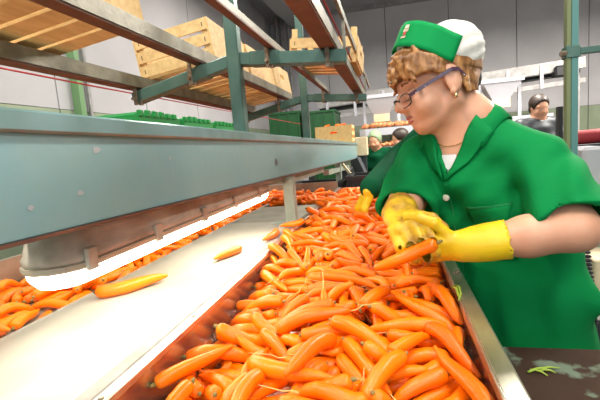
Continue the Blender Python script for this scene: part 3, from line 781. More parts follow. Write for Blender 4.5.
    if detail:                                  # cloth folds: drape below the waist, pulls from arm to chest
        X, Y, Z = G.ax[0][:, None, None], G.ax[1][None, :, None], G.ax[2][None, None, :]
        u = X*tl[0]+Y*tl[1]; f_ = X*tfv[0]+Y*tfv[1]
        wv = np.clip((1.16-Z)/.2, 0, 1)
        n1 = np.sin(u*42+np.sin(Z*7)*1.3+f_*12)*.6+np.sin(u*77+Z*9+1.3)*.4
        n2 = np.sin((Z*.8+u*1.1)*46+np.sin(u*20)*1.2)*.6+np.sin((Z*1.1-u*.9)*60+f_*25)*.4
        wc = np.clip((Z-1.08)/.06, 0, 1)*np.clip((1.36-Z)/.06, 0, 1)
        G.D += (-.0110*n1*wv-.0090*n2*wc).astype(np.float32)
    for hem, d in sl: G.cone(hem-d*.02, hem+d*.08, sleeve_r-.016, sleeve_r-.006, .003, 'cut')
    # neck opening and V
    G.cone(nb-np.array((0, 0, .02)), nb*.4+H*.6, .056, .072, .006, 'cut')
    if detail:
        v0 = nb+tfv*.045+np.array((0, 0, .0)); vb = nb+tfv*.068+np.array((0, 0, -.140))
        for t in np.linspace(0, 1, 9):
            c = v0*(1-t)+vb*t; G.cone(c-tfv*.014, c+tfv*.14, max(.004, .052*(1-t)**1.1), max(.004, .054*(1-t)**1.1), .004, 'cut')
    dm = G.mesh('coat'); dress = link('coat', dm, coat, root)
    DB = BVHTree.FromPolygons([v.co for v in dm.vertices], [p.vertices[:] for p in dm.polygons])
    # --- shoes
    for s in (-1, 1):
        an = z0+tl*s*.085; an[2] = .05
        S = Vol(an-.16, an+.2, .012); S.cone(an-tfv*.03+(0, 0, -.005), an+tfv*.13+(0, 0, -.015), .043, .038, .02)
        link('shoe', S.mesh('shoe'), M_shoe, root)
    info = dict(root=root, F=F, hp=hp, hs=hs, BB=BB, DB=DB, tf=tfv, tl=tl, nb=nb, dress=dress, body=body, Lw=Lw, Rw=Rw, Le=Le, Re=Re, H=H)
    if gloves:
        for e_, w_, hnd, rgt, mt in ((Le, Lw, Lh, False, M_glove), (Re, Rw, Rh, True, M_glovedirty if detail else M_glove)):
            d = arm_frame(e_, w_)
            hnd = hnd or dict(xf=d, zb=(0, 0, 1) if abs(d[2]) < .8 else -tfv)
            V = Vol(np.minimum(w_-d*.16, w_)-.12, np.maximum(w_-d*.16, w_)+.18, max(vox*.7, .0034))
            cl = hnd.pop('cuff', .115)
            hand(V, w_, right=rgt, **hnd)
            V.cone(w_+d*.0, w_-d*.05, .032, .036, .012); V.cone(w_, w_+d*.035, .030, .020, .010)
            V.cone(w_-d*.03, w_-d*(cl+.06), .036, .050, .012, clip=(w_-d*cl, -d))
            V.cone(w_-d*(cl-.02), w_-d*(cl+.05), .043, .050, .002, 'cut')
            link('glove', V.mesh('glove'), mt, root)
    return info

# ---- the worker in front
ear = np.array(at_y(453, 77, 1.0))
hf = unit((-.93, -.26, -.25)); hup = unit((-.25, .02, .97))
hs = 1.08
Fh = frame(hf, hup)
H = ear-hs*(Fh[0]*(-.004)+Fh[1]*.078+Fh[2]*(-.002))
Ls, Rs = (.324, 1.0, 1.284), (.082, 1.205, 1.302)
Le = np.array(at_y(575, 229, .865)); Lw = np.array(at_y(462, 246, .875))
Re = np.array(at_y(410, 198, 1.08)); Rw = np.array(at_y(397, 213, .955))
ST = [((.318, 1.14, .50), .180, .225), ((.308, 1.135, .80), .142, .200), ((.296, 1.135, .95), .134, .192), ((.278, 1.13, 1.08), .122, .176),
      ((.252, 1.13, 1.19), .118, .164), ((.230, 1.125, 1.27), .100, .150), ((.207, 1.12, 1.325), .078, .120)]
W = make_person('person', 'woman in green work coat, cap and yellow gloves sorting carrots', H, hf, hup, Ls, Rs, Le, Re, Lw, Rw, ST, (-.64, -.77, 0), .0048,
                (.36, 1.12, 0), hs=hs, detail=True, neck_base=(.184, 1.095, 1.398),
                Lh=dict(xf=(-.97, .10, -.12), zb=(0, -.78, -.60), curl=(.35, .75, .6), thumb=.35, cuff=.125, sc=1.04),
                Rh=dict(xf=(.22, -.93, -.14), zb=(-.2, -.25, .9), curl=(.7, .9, .6), thumb=.6, cuff=.085, sc=1.08))
hp, F, root = W['hp'], W['F'], W['root']
def proj_dress(u, z, off=.004, fwd=.6):
    """point on the coat front at side offset u (towards her left) and height z"""
    o = Vector(W['nb'])+Vector(W['tl'])*u+Vector(W['tf'])*fwd; o.z = z
    h = W['DB'].ray_cast(o, -Vector(W['tf']))
    if h[0] is None: return None
    return h[0]+h[1]*off
def patch(name, corners, m, n=6, off=.004, th=.003, parent=None):
    """cloth patch: bilinear quad given by four (u, z) corners, laid on the coat"""
    vs = []; 
    for j in range(n+1):
        for i in range(n+1):
            a, b = i/n, j/n
            u = (corners[0][0]*(1-a)+corners[1][0]*a)*(1-b)+(corners[3][0]*(1-a)+corners[2][0]*a)*b
            z = (corners[0][1]*(1-a)+corners[1][1]*a)*(1-b)+(corners[3][1]*(1-a)+corners[2][1]*a)*b
            p = proj_dress(u, z, off)
            vs.append(p)
    bad = [i for i, p in enumerate(vs) if p is None]
    for i in bad: vs[i] = next(q for q in vs if q is not None)
    fs = [(j*(n+1)+i, j*(n+1)+i+1, (j+1)*(n+1)+i+1, (j+1)*(n+1)+i) for j in range(n) for i in range(n)]
    o = mesh_obj(name, vs, fs, m, parent if parent is not None else W['dress'], True)
    md = o.modifiers.new('thick', 'SOLIDIFY'); md.thickness = th; md.offset = 0
    return o
# hair: curls over the forehead, sides, nape
def tuft(V, pts, r, k=.006):
    for a, b, i in zip(pts[:-1], pts[1:], range(99)): V.cone(a, b, r*(1-.08*i), r*(1-.08*(i+1)), k)
hv = Vol(np.array(H)-.2, np.array(H)+.2, .0036)
hv.ell(hp(-.014, 0, .036), np.array((.098, .078, .090))*hs, F, .01, clip=[(hp(.060, 0, .052), unit(F[0]*.80-F[2]*.6)), (hp(-.02, 0, .022), unit(-F[2]*.95+F[0]*.3))])
hv.ell(hp(-.042, 0, -.006), np.array((.046, .064, .050))*hs, F, .012)
hv.ell(H+hs*(F[0]*.77+F[2]*.64)*.028+hs*(-F[0]*.64+F[2]*.77)*.030, np.array((.093, .080, .022))*hs, np.array([F[0]*.77+F[2]*.64, F[1], -F[0]*.64+F[2]*.77]), .01)
rh = random.Random(5)
for i in range(60):                         # fringe curls
    y0 = -.060+.120*(i % 15)/14; row = i//15
    z0_ = .092-.012*row+rh.uniform(-.005, .005); z0_ -= .45*max(0, abs(y0)-.032); x0 = .062+.007*row-abs(y0)*.42+rh.uniform(-.004, .006)
    ph = rh.uniform(0, 6.28); rr_ = rh.uniform(.006, .010); q = []
    for k in range(6):
        a = ph+k*1.05
        q.append(hp(x0+.010+.002*k+rr_*math.cos(a)*.7, y0+rr_*math.sin(a)*.9+.001*k, z0_-.0045*k+rr_*.4*math.sin(a*1.3)))
    tuft(hv, q, .0062*hs, .0025)
for s in (-1, 1):
    for i in range(20):                     # side locks sweeping back under the cap
        z0_ = .072-.0018*i+rh.uniform(-.003, .003); q = []
        for k in range(6):
            t = k/5; x_ = .074-.066*t+rh.uniform(-.002, .002)
            y_ = .050+.028*math.sin(PI*.5*min(1, t+.2))+rh.uniform(-.001, .002)
            q.append(hp(x_, s*y_, z0_+.005*math.sin(t*5+i)-.020*t))
        tuft(hv, q, .0052*hs, .0025)
    for i in range(8):                      # locks behind the ear
        q = [hp(-.024-.005*i+.004*math.sin(k+i), s*(.074-.004*i), .025-.013*k) for k in range(6)]; tuft(hv, q, .0055*hs, .004)
link('hair', hv.mesh('hair'), M_hair, root)
# cap: green band worn across the crown, white bonnet behind it
cu = unit(-F[0]*.64+F[2]*.77); cf = unit(F[0]*.77+F[2]*.64)
CF = np.array([cf, F[1], cu])
def cap_pt(a, off, t): return H+hs*(cf*(.030+(.095+off)*math.cos(a))+F[1]*(.083+off)*math.sin(a)+cu*(.028+.058*t+.013*max(0, math.cos(a))))
vs = []; nA, nZ = 37, 7
for j in range(nZ):
    for i in range(nA):
        a = -1.80+3.60*i/(nA-1); t = j/(nZ-1)
        vs.append(cap_pt(a, .0008*math.sin(i*1.3), t))
fs = [(j*nA+i, j*nA+i+1, (j+1)*nA+i+1, (j+1)*nA+i) for j in range(nZ-1) for i in range(nA-1)]
capo = mesh_obj('cap_band', vs, fs, M_cap, root, True)
md = capo.modifiers.new('thick', 'SOLIDIFY'); md.thickness = .003; md.offset = 0
nv = Vol(np.array(H)-.22, np.array(H)+.24, .0042)
nv.ell(hp(-.047, 0, .060), np.array((.077, .078, .071))*hs, F, .01)
nv.ell(H+hs*(cf*.030+cu*.058), np.array((.090, .078, .036))*hs, CF, .02)
X, Y, Z = [q - H[i] for i, q in enumerate((nv.ax[0][:, None, None], nv.ax[1][None, :, None], nv.ax[2][None, None, :]))]
lx = X*F[0][0]+Y*F[0][1]+Z*F[0][2]; lz = X*F[2][0]+Y*F[2][1]+Z*F[2][2]; ly = X*F[1][0]+Y*F[1][1]+Z*F[1][2]
nv.D += (.0016*np.sin(np.arctan2(lz-.05, ly)*15+lx*30)*np.clip((-lx-.02)/.05, 0, 1)).astype(np.float32)
nv.D = np.maximum(nv.D, ((.010*hs+(lx+.062*hs)*.36)-lz).astype(np.float32)*.93)      # lower edge of the bonnet
net = link('bonnet', nv.mesh('bonnet'), M_net, root)
# embroidered emblem on the front left of the band
def cap_patch(name, a0, a1, z0_, z1, m):
    v = []
    for j in range(4):
        for i in range(4):
            v.append(cap_pt(a0+(a1-a0)*i/3, .0028, z0_+(z1-z0_)*j/3))
    return mesh_obj(name, v, [(j*4+i, j*4+i+1, j*4+i+5, j*4+i+4) for j in range(3) for i in range(3)], m, capo, True)
M_emb = mat('emblem_thread', (.62, .55, .42), .7, col2=(.40, .34, .22), scale=120)
cap_patch('emblem', .36, .47, .42, .56, mat('emblem_red', (.45, .06, .05), .7))
cap_patch('emblem', .33, .52, .56, .68, M_emb); cap_patch('emblem', .35, .50, .70, .84, mat('emblem_pale', (.6, .62, .45), .7)); cap_patch('emblem', .32, .50, .30, .39, M_emb)
# face details
for s in (-1, 1):
    MB().tube([hp(.0845-.002*t, s*(.031+.014*t), -.006-.005*math.cos(t*1.4)-.003) for t in np.linspace(-1, 1, 7)], [.0008, .0016, .002, .002, .002, .0018, .001], 6).build('lashes', M_lash, W['body'])
    MB().tube([hp(.0885-.010*abs(t)-.012*(t > .5)*(t-.5), s*(.030+.018*t), .024-.004*t*t) for t in np.linspace(-1, 1, 7)], [.001, .0028, .003, .0028, .0022, .0016, .0008], 6).build('eyebrow', mat('brow_hair', (.20, .08, .03), .7), W['body'], True)
lv = Vol(hp(.08, 0, -.055)-.05, hp(.08, 0, -.055)+.05, .0016)
lv.ell(hp(.0822, 0, -.0485), np.array((.0095, .021, .0045))*hs, F, .002); lv.ell(hp(.0792, 0, -.0578), np.array((.0105, .0185, .0058))*hs, F, .002)
link('lips', lv.mesh('lips'), M_lip, W['body'])
# glasses
gl = MB()
def lens_ring(s, n=22):
    out = []
    for k in range(n+1):
        a = 2*PI*k/n; ca, sa = math.cos(a), math.sin(a)
        out.append(hp(.099-.004*abs(sa)-.010*max(0, ca)**2, s*(.033+.0245*math.copysign(abs(ca)**.6, ca)), -.012+.0140*math.copysign(abs(sa)**.6, sa)))
    return out
gls = None
g_ = MB()
for s in (-1, 1): g_.tube(lens_ring(s), .0014, 6, cap=False)
g_.tube([hp(.099, -.009, -.006), hp(.106, 0, -.003), hp(.099, .009, -.006)], .0017, 6)
gls = g_.build('glasses', M_frame, root, True)
for s in (-1, 1):
    ring = lens_ring(s)[:-1]
    mesh_obj('lens', ring, [tuple(range(len(ring)))], M_lens, gls)
    tm = MB()
    pts_ = [hp(.089, s*.0575, -.006), hp(.075, s*.067, -.003), hp(.03, s*.080, .007), hp(-.002, s*.086, .014), hp(-.018, s*.085, .010), hp(-.030, s*.080, -.008)]
    for a, b in zip(pts_[:-1], pts_[1:]): tm.beam(a, b, .0022, .0085 if a is not pts_[-2] else .006, tuple(F[2]))
    tm.build('temple', M_temple, gls)
MB().tube([hp(.004, .084, -.037), hp(.006, .086, -.045)], .0042, 8).build('earring', M_gold, root, True)
# collar and lapels
tl, tf, nb = W['tl'], W['tf'], W['nb']
def nz(v): return nb[2]+v
for s in (1, -1):
    patch('lapel', [(s*.058, nz(.005)), (s*.098, nz(-.035)), (s*.050, nz(-.105)), (s*.004, nz(-.145))], coat_m if False else M_coat, 7, .006, .004)
def collar_ring(a):
    """angle around the neck, 0 = front"""
    return math.cos(a), math.sin(a)
inner, outer, topv = [], [], []
for i in range(25):
    a = math.radians(50)+(2*PI-math.radians(100))*i/24
    d = tf*math.cos(a)+tl*math.sin(a)
    p = Vector(nb)+Vector(d)*.061+Vector((0, 0, .038-.048*max(0, math.cos(a))))-Vector(tf)*.006
    q = Vector(nb)+Vector(d)*.108
    hq = W['DB'].ray_cast(Vector((q.x, q.y, nb[2]+.12)), Vector((0, 0, -1)))
    qz = hq[0]+Vector((0, 0, .006)) if hq[0] is not None else q
    if qz.z < p.z-.075: qz = Vector((qz.x, qz.y, p.z-.075))
    inner.append(p-Vector(d)*.004-Vector((0, 0, .03))); topv.append(p); outer.append(qz)
mid = [t.lerp(o, .5)+Vector((0, 0, .006)) for t, o in zip(topv, outer)]
n = 25; vs = inner+topv+mid+outer
fs = [(r*n+i, r*n+i+1, (r+1)*n+i+1, (r+1)*n+i) for r in range(3) for i in range(n-1)]
co = mesh_obj('collar', vs, fs, M_coat, W['dress'], True)
md = co.modifiers.new('thick', 'SOLIDIFY'); md.thickness = .0035; md.offset = 0
# buttons, placket, pocket
patch('placket', [(.001, nz(-.150)), (.0035, nz(-.150)), (.0035, .80), (.001, .80)], mat('seam_green', (.004, .20, .055), .8), 12, .0012, .0012)  # narrow strip laid on the coat front in plain seam green
for zb_ in (nz(-.185), nz(-.31), nz(-.42), nz(-.53)):
    p = proj_dress(-.006, zb_, .001)
    if p is not None: MB().disc(p, tuple(tf), .0085, .004, 16).build('button', M_button, W['dress'], True)
patch('pocket', [(.045, nz(-.205)), (.140, nz(-.195)), (.138, nz(-.33)), (.048, nz(-.335))], M_coat, 8, .0028, .0022)
patch('pocket_hem', [(.045, nz(-.205)), (.140, nz(-.195)), (.140, nz(-.199)), (.045, nz(-.209))], mat('seam_green', (0, 0, 0)), 8, .0042, .001)
# white undershirt in the V and a fine necklace
vs = []
for j in range(7):
    for i in range(7):
        o = Vector(nb)+Vector(tl)*(-.020+.040*i/6)+Vector(tf)*.6; o.z = nb[2]-.080-.070*j/6
        h_ = W['BB'].ray_cast(o, -Vector(tf)); vs.append(h_[0]+Vector(tf)*.006)
us = mesh_obj('undershirt', vs, [(j*7+i, j*7+i+1, j*7+i+8, j*7+i+7) for j in range(6) for i in range(6)], M_shirt, root, True)
ck = []
for i in range(13):
    a = -1.25+2.5*i/12; d = tf*math.cos(a)+tl*math.sin(a)
    o = Vector(nb)+Vector(d)*.15+Vector((0, 0, .005-.065*math.cos(a)))
    h_ = W['BB'].ray_cast(o, -Vector(d)); 
    if h_[0] is not None: ck.append(h_[0]+h_[1]*.0018)
if len(ck) > 3: MB().tube(ck, .0011, 5).build('necklace', M_gold, root, True)
# a few fine folds are in the coat itself

# ---- the second worker behind her and the distant ones
def stations(c, tops=1.0):
    x, y = c
    return [((x, y, .50), .18, .23), ((x, y, .80), .15, .20), ((x, y, .95), .14, .185), ((x, y, 1.08), .125, .165), ((x, y, 1.19), .12, .16), ((x, y, 1.28), .105, .155), ((x, y, 1.335), .08, .135)]
g2 = at_y(379, 196, 1.80)
Lw2 = np.array(at_y(371, 188, 1.70)); Le2 = np.array(at_y(400, 158, 1.98))
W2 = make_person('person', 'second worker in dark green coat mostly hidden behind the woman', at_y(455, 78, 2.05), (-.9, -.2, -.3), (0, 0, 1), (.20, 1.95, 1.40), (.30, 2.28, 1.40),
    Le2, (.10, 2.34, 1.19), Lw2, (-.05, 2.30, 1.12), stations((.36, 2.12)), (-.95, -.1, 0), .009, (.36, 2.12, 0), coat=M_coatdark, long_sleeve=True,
    Lh=dict(xf=(-.45, -.25, -.85), zb=(-.75, -.45, .45), curl=(.35, .5, .4), cuff=.07, thumb=.5, sc=1.12))
def simple_hair(Wp, m, bulge=1.0, nm='hair'):
    v = Vol(Wp['H']-.22, Wp['H']+.22, .009); f = Wp['F']; h = Wp['hp']; s = Wp['hs']
    v.ell(h(-.018, 0, .042), np.array((.104, .084, .092))*s*bulge, f, .01, clip=[(h(.055, 0, .045), unit(f[0]*.9-f[2]*.35))])
    v.ell(h(-.06, 0, -.02), np.array((.048, .066, .06))*s, f, .015)
    link(nm, v.mesh(nm), m, Wp['root'])
simple_hair(W2, M_darkhair)
# distant: one bending over the line in green, one dark-haired, one man at the back right
def far_person(label, hpx, Y, stand, f, coat, hair, glove=True, lean=0.0, reach=None):
    Hh = np.array(at_y(*hpx, Y)); dz_ = Hh[2]-1.52
    fv = unit((*f, 0)); lv_ = np.cross((0, 0, 1), fv)
    base = Hh-fv*lean; base[2] = 0
    z = lambda v: v+dz_
    S = [((base[0]+fv[0]*lean*.7*max(0, (q-.95)/.4), base[1]+fv[1]*lean*.7*max(0, (q-.95)/.4), q if q < .9 else z(q)), a, b) for q, a, b in
         ((.50, .18, .22), (.80, .15, .19), (.95, .14, .18), (1.08, .125, .165), (1.19, .12, .16), (1.28, .105, .155), (1.335, .08, .135))]
    top = np.array(S[-1][0]); Ls_ = top+lv_*.18+(0, 0, .02); Rs_ = top-lv_*.18+(0, 0, .02)
    Le_ = Ls_+fv*.14+np.array((0, 0, -.24)); Re_ = Rs_+fv*.14+np.array((0, 0, -.24))
    Lw_ = Le_+fv*.20+np.array((0, 0, -.04))-lv_*.05; Rw_ = Re_+fv*.20+np.array((0, 0, -.04))+lv_*.05
    P = make_person('person', label, Hh, (*fv[:2], -.3), (0, 0, 1), Ls_, Rs_, Le_, Re_, Lw_, Rw_, S, fv, .017, (base[0], base[1], 0), coat=coat, long_sleeve=True, gloves=glove, hs=1.05)
    simple_hair(P, hair); return P
far_person('distant worker in dark green bending by the packing line, pale cap', (375, 141), 5.5, 0, (-.3, -.9), M_coatdark, mat('pale_green_cap', (.25, .36, .20), .7), True, .15)
far_person('distant dark-haired worker in green beside the packing line', (400, 139), 5.45, 0, (-.9, -.1), M_coatdark, M_darkhair, True, .15)
far_person('distant dark-haired man looking over the worker\'s shoulder', (539, 108), 4.6, 0, (.2, -1), M_dark, M_darkhair, False, .05)
print('people', time.time()-T0)
# ------------------------------------------------------------------ carrots
def carrot_material():
    m = mat('carrot_skin', (.90, .165, .006), .30, spec=.40, bump=.25, bscale=46, stretch=(7, 1, 1))
    nt = m.node_tree; b = nt.nodes['Principled BSDF']
    oi = nt.nodes.new('ShaderNodeObjectInfo'); tc = nt.nodes.new('ShaderNodeTexCoord')
    n = nt.nodes.new('ShaderNodeTexNoise'); n.inputs['Scale'].default_value = 30; n.inputs['Detail'].default_value = 3
    mx = nt.nodes.new('ShaderNodeMath'); mx.operation = 'MULTIPLY_ADD'; mx.inputs[1].default_value = .5
    ml = nt.nodes.new('ShaderNodeMath'); ml.operation = 'MULTIPLY'; ml.inputs[1].default_value = .6
    r = nt.nodes.new('ShaderNodeValToRGB')
    r.color_ramp.elements[0].position = .15; r.color_ramp.elements[1].position = .85
    r.color_ramp.elements[0].color = (.87, .13, .0, 1); r.color_ramp.elements[1].color = (.98, .215, .001, 1)
    nt.links.new(tc.outputs['Object'], n.inputs['Vector']); nt.links.new(oi.outputs['Random'], mx.inputs[0])
    nt.links.new(n.outputs['Fac'], ml.inputs[0]); nt.links.new(ml.outputs[0], mx.inputs[2]); nt.links.new(mx.outputs[0], r.inputs[0])
    nt.links.new(r.outputs[0], b.inputs['Base Color'])
    return m
M_carrot = carrot_material()
M_stub = mat('carrot_crown', (.16, .15, .03), .7, col2=(.30, .20, .05), scale=90)
M_tail = mat('carrot_root_hair', (.85, .48, .14), .6)
PROF = ((0, .34), (.012, .66), (.04, .88), (.10, .99), (.22, 1.0), (.40, .96), (.58, .90), (.74, .82), (.86, .70), (.94, .52), (.98, .30), (1.0, .10))
rc = random.Random(11)
VAR = []
for v in range(18):
    L = rc.uniform(.092, .150); R = rc.uniform(.0108, .0146)
    b1, b2 = rc.uniform(-.016, .016), rc.uniform(-.006, .006); fat = rc.uniform(.25, 1.10); ph = rc.uniform(0, 6)
    def axis(t, L=L, b1=b1, b2=b2): return Vector((-L/2+L*t, b1*math.sin(PI*t)+b2*math.sin(2*PI*t), 0))
    pts, rs = [], []
    for t, q in PROF:
        pts.append(axis(t)); rs.append(R*(q if t < .3 else 1-(1-q)*(2-fat) if q > .5 else q)*(1+.035*math.sin(t*21+ph)))
    mb = MB().tube(pts, rs, 12)
    me = bpy.data.meshes.new('carrot'); me.from_pydata(mb.v, [], mb.f); me.materials.append(M_carrot)
    bm = bmesh.new(); bm.from_mesh(me); bmesh.ops.recalc_face_normals(bm, faces=bm.faces); bm.to_mesh(me); bm.free()
    me.polygons.foreach_set('use_smooth', [True]*len(me.polygons))
    sb_ = MB().tube([axis(0)+Vector((.0015, 0, 0)), axis(0)+Vector((-.002, 0, 0)), axis(0)+Vector((-.003-.0025*(v % 3), .001, .001))], [R*.28, R*.30, R*.18], 8)
    sm = bpy.data.meshes.new('stem_stub'); sm.from_pydata(sb_.v, [], sb_.f); sm.materials.append(M_stub)
    e = axis(.985)
    tb_ = MB().tube([e, e+Vector((.012, .002, .001)), e+Vector((.026, -.002, .003)), e+Vector((.040+.012*(v % 3), .004, .001))], [.0016, .0012, .0009, .0005], 5)
    tm_ = bpy.data.meshes.new('root_hair'); tm_.from_pydata(tb_.v, [], tb_.f); tm_.materials.append(M_tail)
    hb = MB().tube([axis(t) for t in (0, .08, .35, .75, 1)], [R*.5, R*.97, R, R*.76, R*.2], 7)
    hm = bpy.data.meshes.new('hull'); hm.from_pydata(hb.v, [], hb.f)
    VAR.append((me, sm, tm_, hm, L, R))
# drop them: rigid-body settling of every carrot
bpy.ops.rigidbody.world_add()
rbw = scene.rigidbody_world; rbw.substeps_per_frame = 6; rbw.solver_iterations = 12; rbw.time_scale = 1.0
rbc = bpy.data.collections.new('settling'); rbw.collection = rbc
sim = []
def spawn(x, y, z, yaw, v=None):
    v = rc.randrange(len(VAR)) if v is None else v
    o = bpy.data.objects.new('hull', VAR[v][3]); COL.objects.link(o)
    o.location = (x, y, z); o.rotation_euler = (rc.uniform(0, 6), rc.uniform(-.55, .55), yaw); sim.append((o, v))
NY = 22
for lay in range(17):
    for j in range(NY):
        for i in range(3):
            y = TY0+.10+(TY1-TY0-.2)*(j+.5*(lay % 2)*.6)/NY
            if lay > 14 and y < 1.0: continue
            x = TX0+.085+i*.165+rc.uniform(-.012, .012)
            if i == 0 and y < 1.05 and lay > 9: continue
            if y < .85 and lay > 13: continue
            yaw = rc.choice((0, PI))+rc.gauss(PI/2 if rc.random() < .55 else rc.uniform(0, PI), .45)
            spawn(x, y+rc.uniform(-.02, .02), 1.00+lay*.036, yaw)
for lay in range(10):
    for j in range(15):
        for i in range(2):
            spawn(-1.06+i*.17+rc.uniform(-.02, .02), .30+j*.145+rc.uniform(-.02, .02), 1.05+lay*.045, rc.gauss(PI/2, .5))
    for j in range(4):
        for i in range(4):
            spawn(-1.06+i*.17, 2.44+j*.14, 1.05+lay*.045, rc.uniform(0, 6))
bpy.ops.object.select_all(action='DESELECT')
for o, v in sim: o.select_set(True)
bpy.context.view_layer.objects.active = sim[0][0]
bpy.ops.rigidbody.objects_add(type='ACTIVE')
for o, v in sim:
    b = o.rigid_body; b.collision_shape = 'CONVEX_HULL'; b.use_margin = True; b.collision_margin = .0004
    b.friction = .7; b.linear_damping = .25; b.angular_damping = .5; b.mass = .06
bpy.ops.object.select_all(action='DESELECT')
st_ = MB()
st_.add(bv, bf)
st_.box((TX0-.022, TY0, .84), (TX0, TY1, RIM+.006)).box((TX1, TY0, .84), (TX1+.03, TY1, RIM+.03)).box((TX0-.02, TY0-.05, .84), (TX1+.03, TY0, 1.4)).box((TX0-.02, TY1, .84), (TX1+.03, TY1+.05, 1.10))
st_.box((-.76, .10, RIM-.06), (TX0-.02, 2.39, RIM)).box((-1.2, .1, .95), (-.76, 2.4, RIM-.04)).box((-1.2, 2.4, .95), (TX0-.02, 3.0, RIM-.035))
st_.box((-1.22, .1, .95), (-1.16, 3.0, RIM+.06)).box((-1.2, 3.0, .95), (TX0, 3.05, RIM+.06)).box((-1.2, .05, .95), (-.7, .10, RIM+.2))
sob = st_.build('settling_shell', None); sob.select_set(True); bpy.context.view_layer.objects.active = sob
bpy.ops.rigidbody.objects_add(type='PASSIVE')
sob.rigid_body.collision_shape = 'MESH'; sob.rigid_body.use_margin = True; sob.rigid_body.collision_margin = .0006; sob.rigid_body.friction = .7
rbw.point_cache.frame_start = 1; rbw.point_cache.frame_end = 60
for f in range(1, 35): scene.frame_set(f)
dg = bpy.context.evaluated_depsgraph_get()
rest = [(o.evaluated_get(dg).matrix_world.copy(), v) for o, v in sim]
bpy.ops.rigidbody.world_remove()
for o, v in sim: bpy.data.objects.remove(o, do_unlink=True)
bpy.data.objects.remove(sob, do_unlink=True); bpy.data.collections.remove(rbc)
scene.frame_set(1)
rest = [(m, v) for m, v in rest if m.translation.z > .9]
print('settled', len(rest), time.time()-T0)
# which carrots show largest: count camera rays that end on each
bpy.context.view_layer.update(); dg = bpy.context.evaluated_depsgraph_get()
V_, P_, owner = [], [], []
def add_occ(co, polys, who):
    n = len(V_); V_.extend(co)
    for p in polys: P_.append([i+n for i in p]); owner.append(who)
for i, (m, v) in enumerate(rest):
    me = VAR[v][3]; add_occ([m @ x.co for x in me.vertices], [p.vertices[:] for p in me.polygons], i)
for o in list(scene.objects):
    nm = o.name.split('.')[0]
    if o.type == 'MESH' and nm in ('beam', 'top_lip', 'gusset', 'housing', 'diffuser', 'coat', 'body', 'glove', 'rim', 'leg', 'side_wall'):
        add_occ([o.matrix_world @ x.co for x in o.data.vertices], [p.vertices[:] for p in o.data.polygons], -1)
bvh = BVHTree.FromPolygons(V_, P_)
cnt = {}
o_ = Vector(CAM)
for py in range(170, 400, 2):
    for px in range(0, 520, 2):
        h = bvh.ray_cast(o_, Vector(ray(px, py)).normalized())
        if h[0] is not None and owner[h[2]] >= 0: cnt[owner[h[2]]] = cnt.get(owner[h[2]], 0)+1
order = sorted(cnt, key=lambda i: -cnt[i])
single = set(order[:292])
print('visible carrots', len(cnt), 'smallest single', cnt[order[min(291, len(order)-1)]])
def put_carrot(m, v, label, group, tail):
    me, sm, tm_, hm, L, R = VAR[v]
    o = bpy.data.objects.new('carrot', me); COL.objects.link(o); o.matrix_world = m
    tag(o, label, 'carrot', group)
    s = bpy.data.objects.new('stem_stub', sm); COL.objects.link(s); s.parent = o
    if tail: t = bpy.data.objects.new('root_hair', tm_); COL.objects.link(t); t.parent = o
    return o
hv_, hf_ = [], []
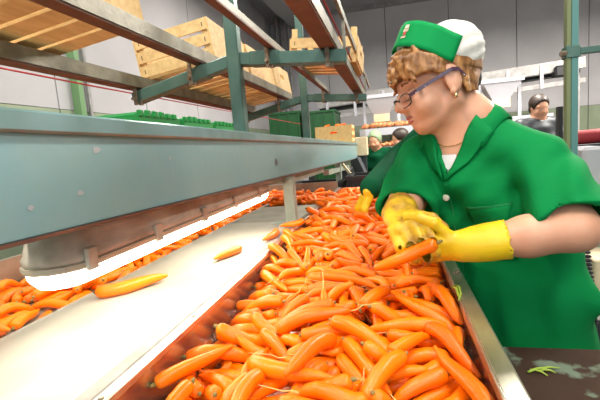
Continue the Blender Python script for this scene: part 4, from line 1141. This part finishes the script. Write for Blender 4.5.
for i, (m, v) in enumerate(rest):
    lane_ = m.translation.x < -.42
    if i in single:
        x_, y_ = m.translation.x, m.translation.y
        tail_ = i % 3 == 0 and (m @ Vector((VAR[v][4]/2+.06, 0, 0))).x < TX1-.01 and (m @ Vector((VAR[v][4]/2+.06, 0, 0))).x > TX0+.01
        depth_ = 'at the near end' if y_ < .75 else 'short of the yellow gloves' if y_ < 1.0 else 'level with the woman' if y_ < 1.6 else 'towards the far end'
        side_ = 'by the belt-side rim' if x_ < TX0+.15 else 'by the woman\'s rim' if x_ > TX1-.15 else 'in mid heap'
        lab = ('orange carrot in the side lane behind the belt, '+('before the lamp' if y_ < .6 else 'behind the lamp' if y_ < 1.5 else 'past the lamp')) if lane_ else \
              ('carrot with pale root hair' if tail_ else 'smooth orange carrot')+' '+side_+' of trough, '+depth_
        put_carrot(m, v, lab, 'carrots in the side lane' if lane_ else 'carrots in the trough', tail_)
    elif i in cnt or m.translation.z > 1.0:
        n = len(hv_); me = VAR[v][0]
        hv_ += [m @ x.co for x in me.vertices]; hf_ += [tuple(k+n for k in p.vertices) for p in me.polygons]
# carrots of the far crate
q_ = random.Random(4)
for k in range(64):
    v = q_.randrange(len(VAR)); me = VAR[v][0]; n = len(hv_)
    m = Matrix.Translation(CB_LOC+Vector((q_.uniform(-.13, .13), q_.uniform(-.10, .10), .045+.042*(k//15)))) @ Matrix.Rotation(q_.uniform(0, 6), 4, 'Z') @ Matrix.Rotation(q_.uniform(-.15, .15), 4, 'Y')
    hv_ += [m @ x.co for x in me.vertices]; hf_ += [tuple(j+n for j in p.vertices) for p in me.polygons]
tag(mesh_obj('carrot_heap', hv_, hf_, M_carrot, None, True), 'remaining small and half buried carrots of the heaps', 'carrots', kind='stuff')
# single carrots on the belt
def lay(pa, pb, v, label, wd=1.0, z=RIM):
    L, R = VAR[v][4], VAR[v][5]
    a = at_z(*pa, z+R*wd); b = at_z(*pb, z+R*wd); d = b-a
    s = d.length/L
    yaw = math.atan2(d.y, d.x)
    return put_carrot(Matrix.Translation((a+b)/2) @ Matrix.Rotation(yaw, 4, 'Z') @ Matrix.Diagonal((s, wd, wd, 1)), v, label, 'single carrots on the belt', False)
lay((96, 292), (168, 275), 3, 'longest single carrot lying on the white belt near the lamp', 1.25)
lay((240, 248), (214, 259), 5, 'short carrot on the white belt, middle one of the three')
lay((276, 231), (263, 240), 6, 'small carrot on the white belt, furthest of the three')
# the carrot in her hands
a = Vector(at_y(437, 243, .835)); b = Vector(at_y(374, 268, .845)); d = (b-a)
rot = d.to_track_quat('X', 'Z').to_matrix().to_4x4()
v = 2; s = d.length/VAR[v][4]
put_carrot(Matrix.Translation((a+b)/2) @ rot @ Matrix.Diagonal((s, 1.05, 1.05, 1)), v, 'carrot held between the woman\'s yellow gloves', None, False)
print('done', time.time()-T0)
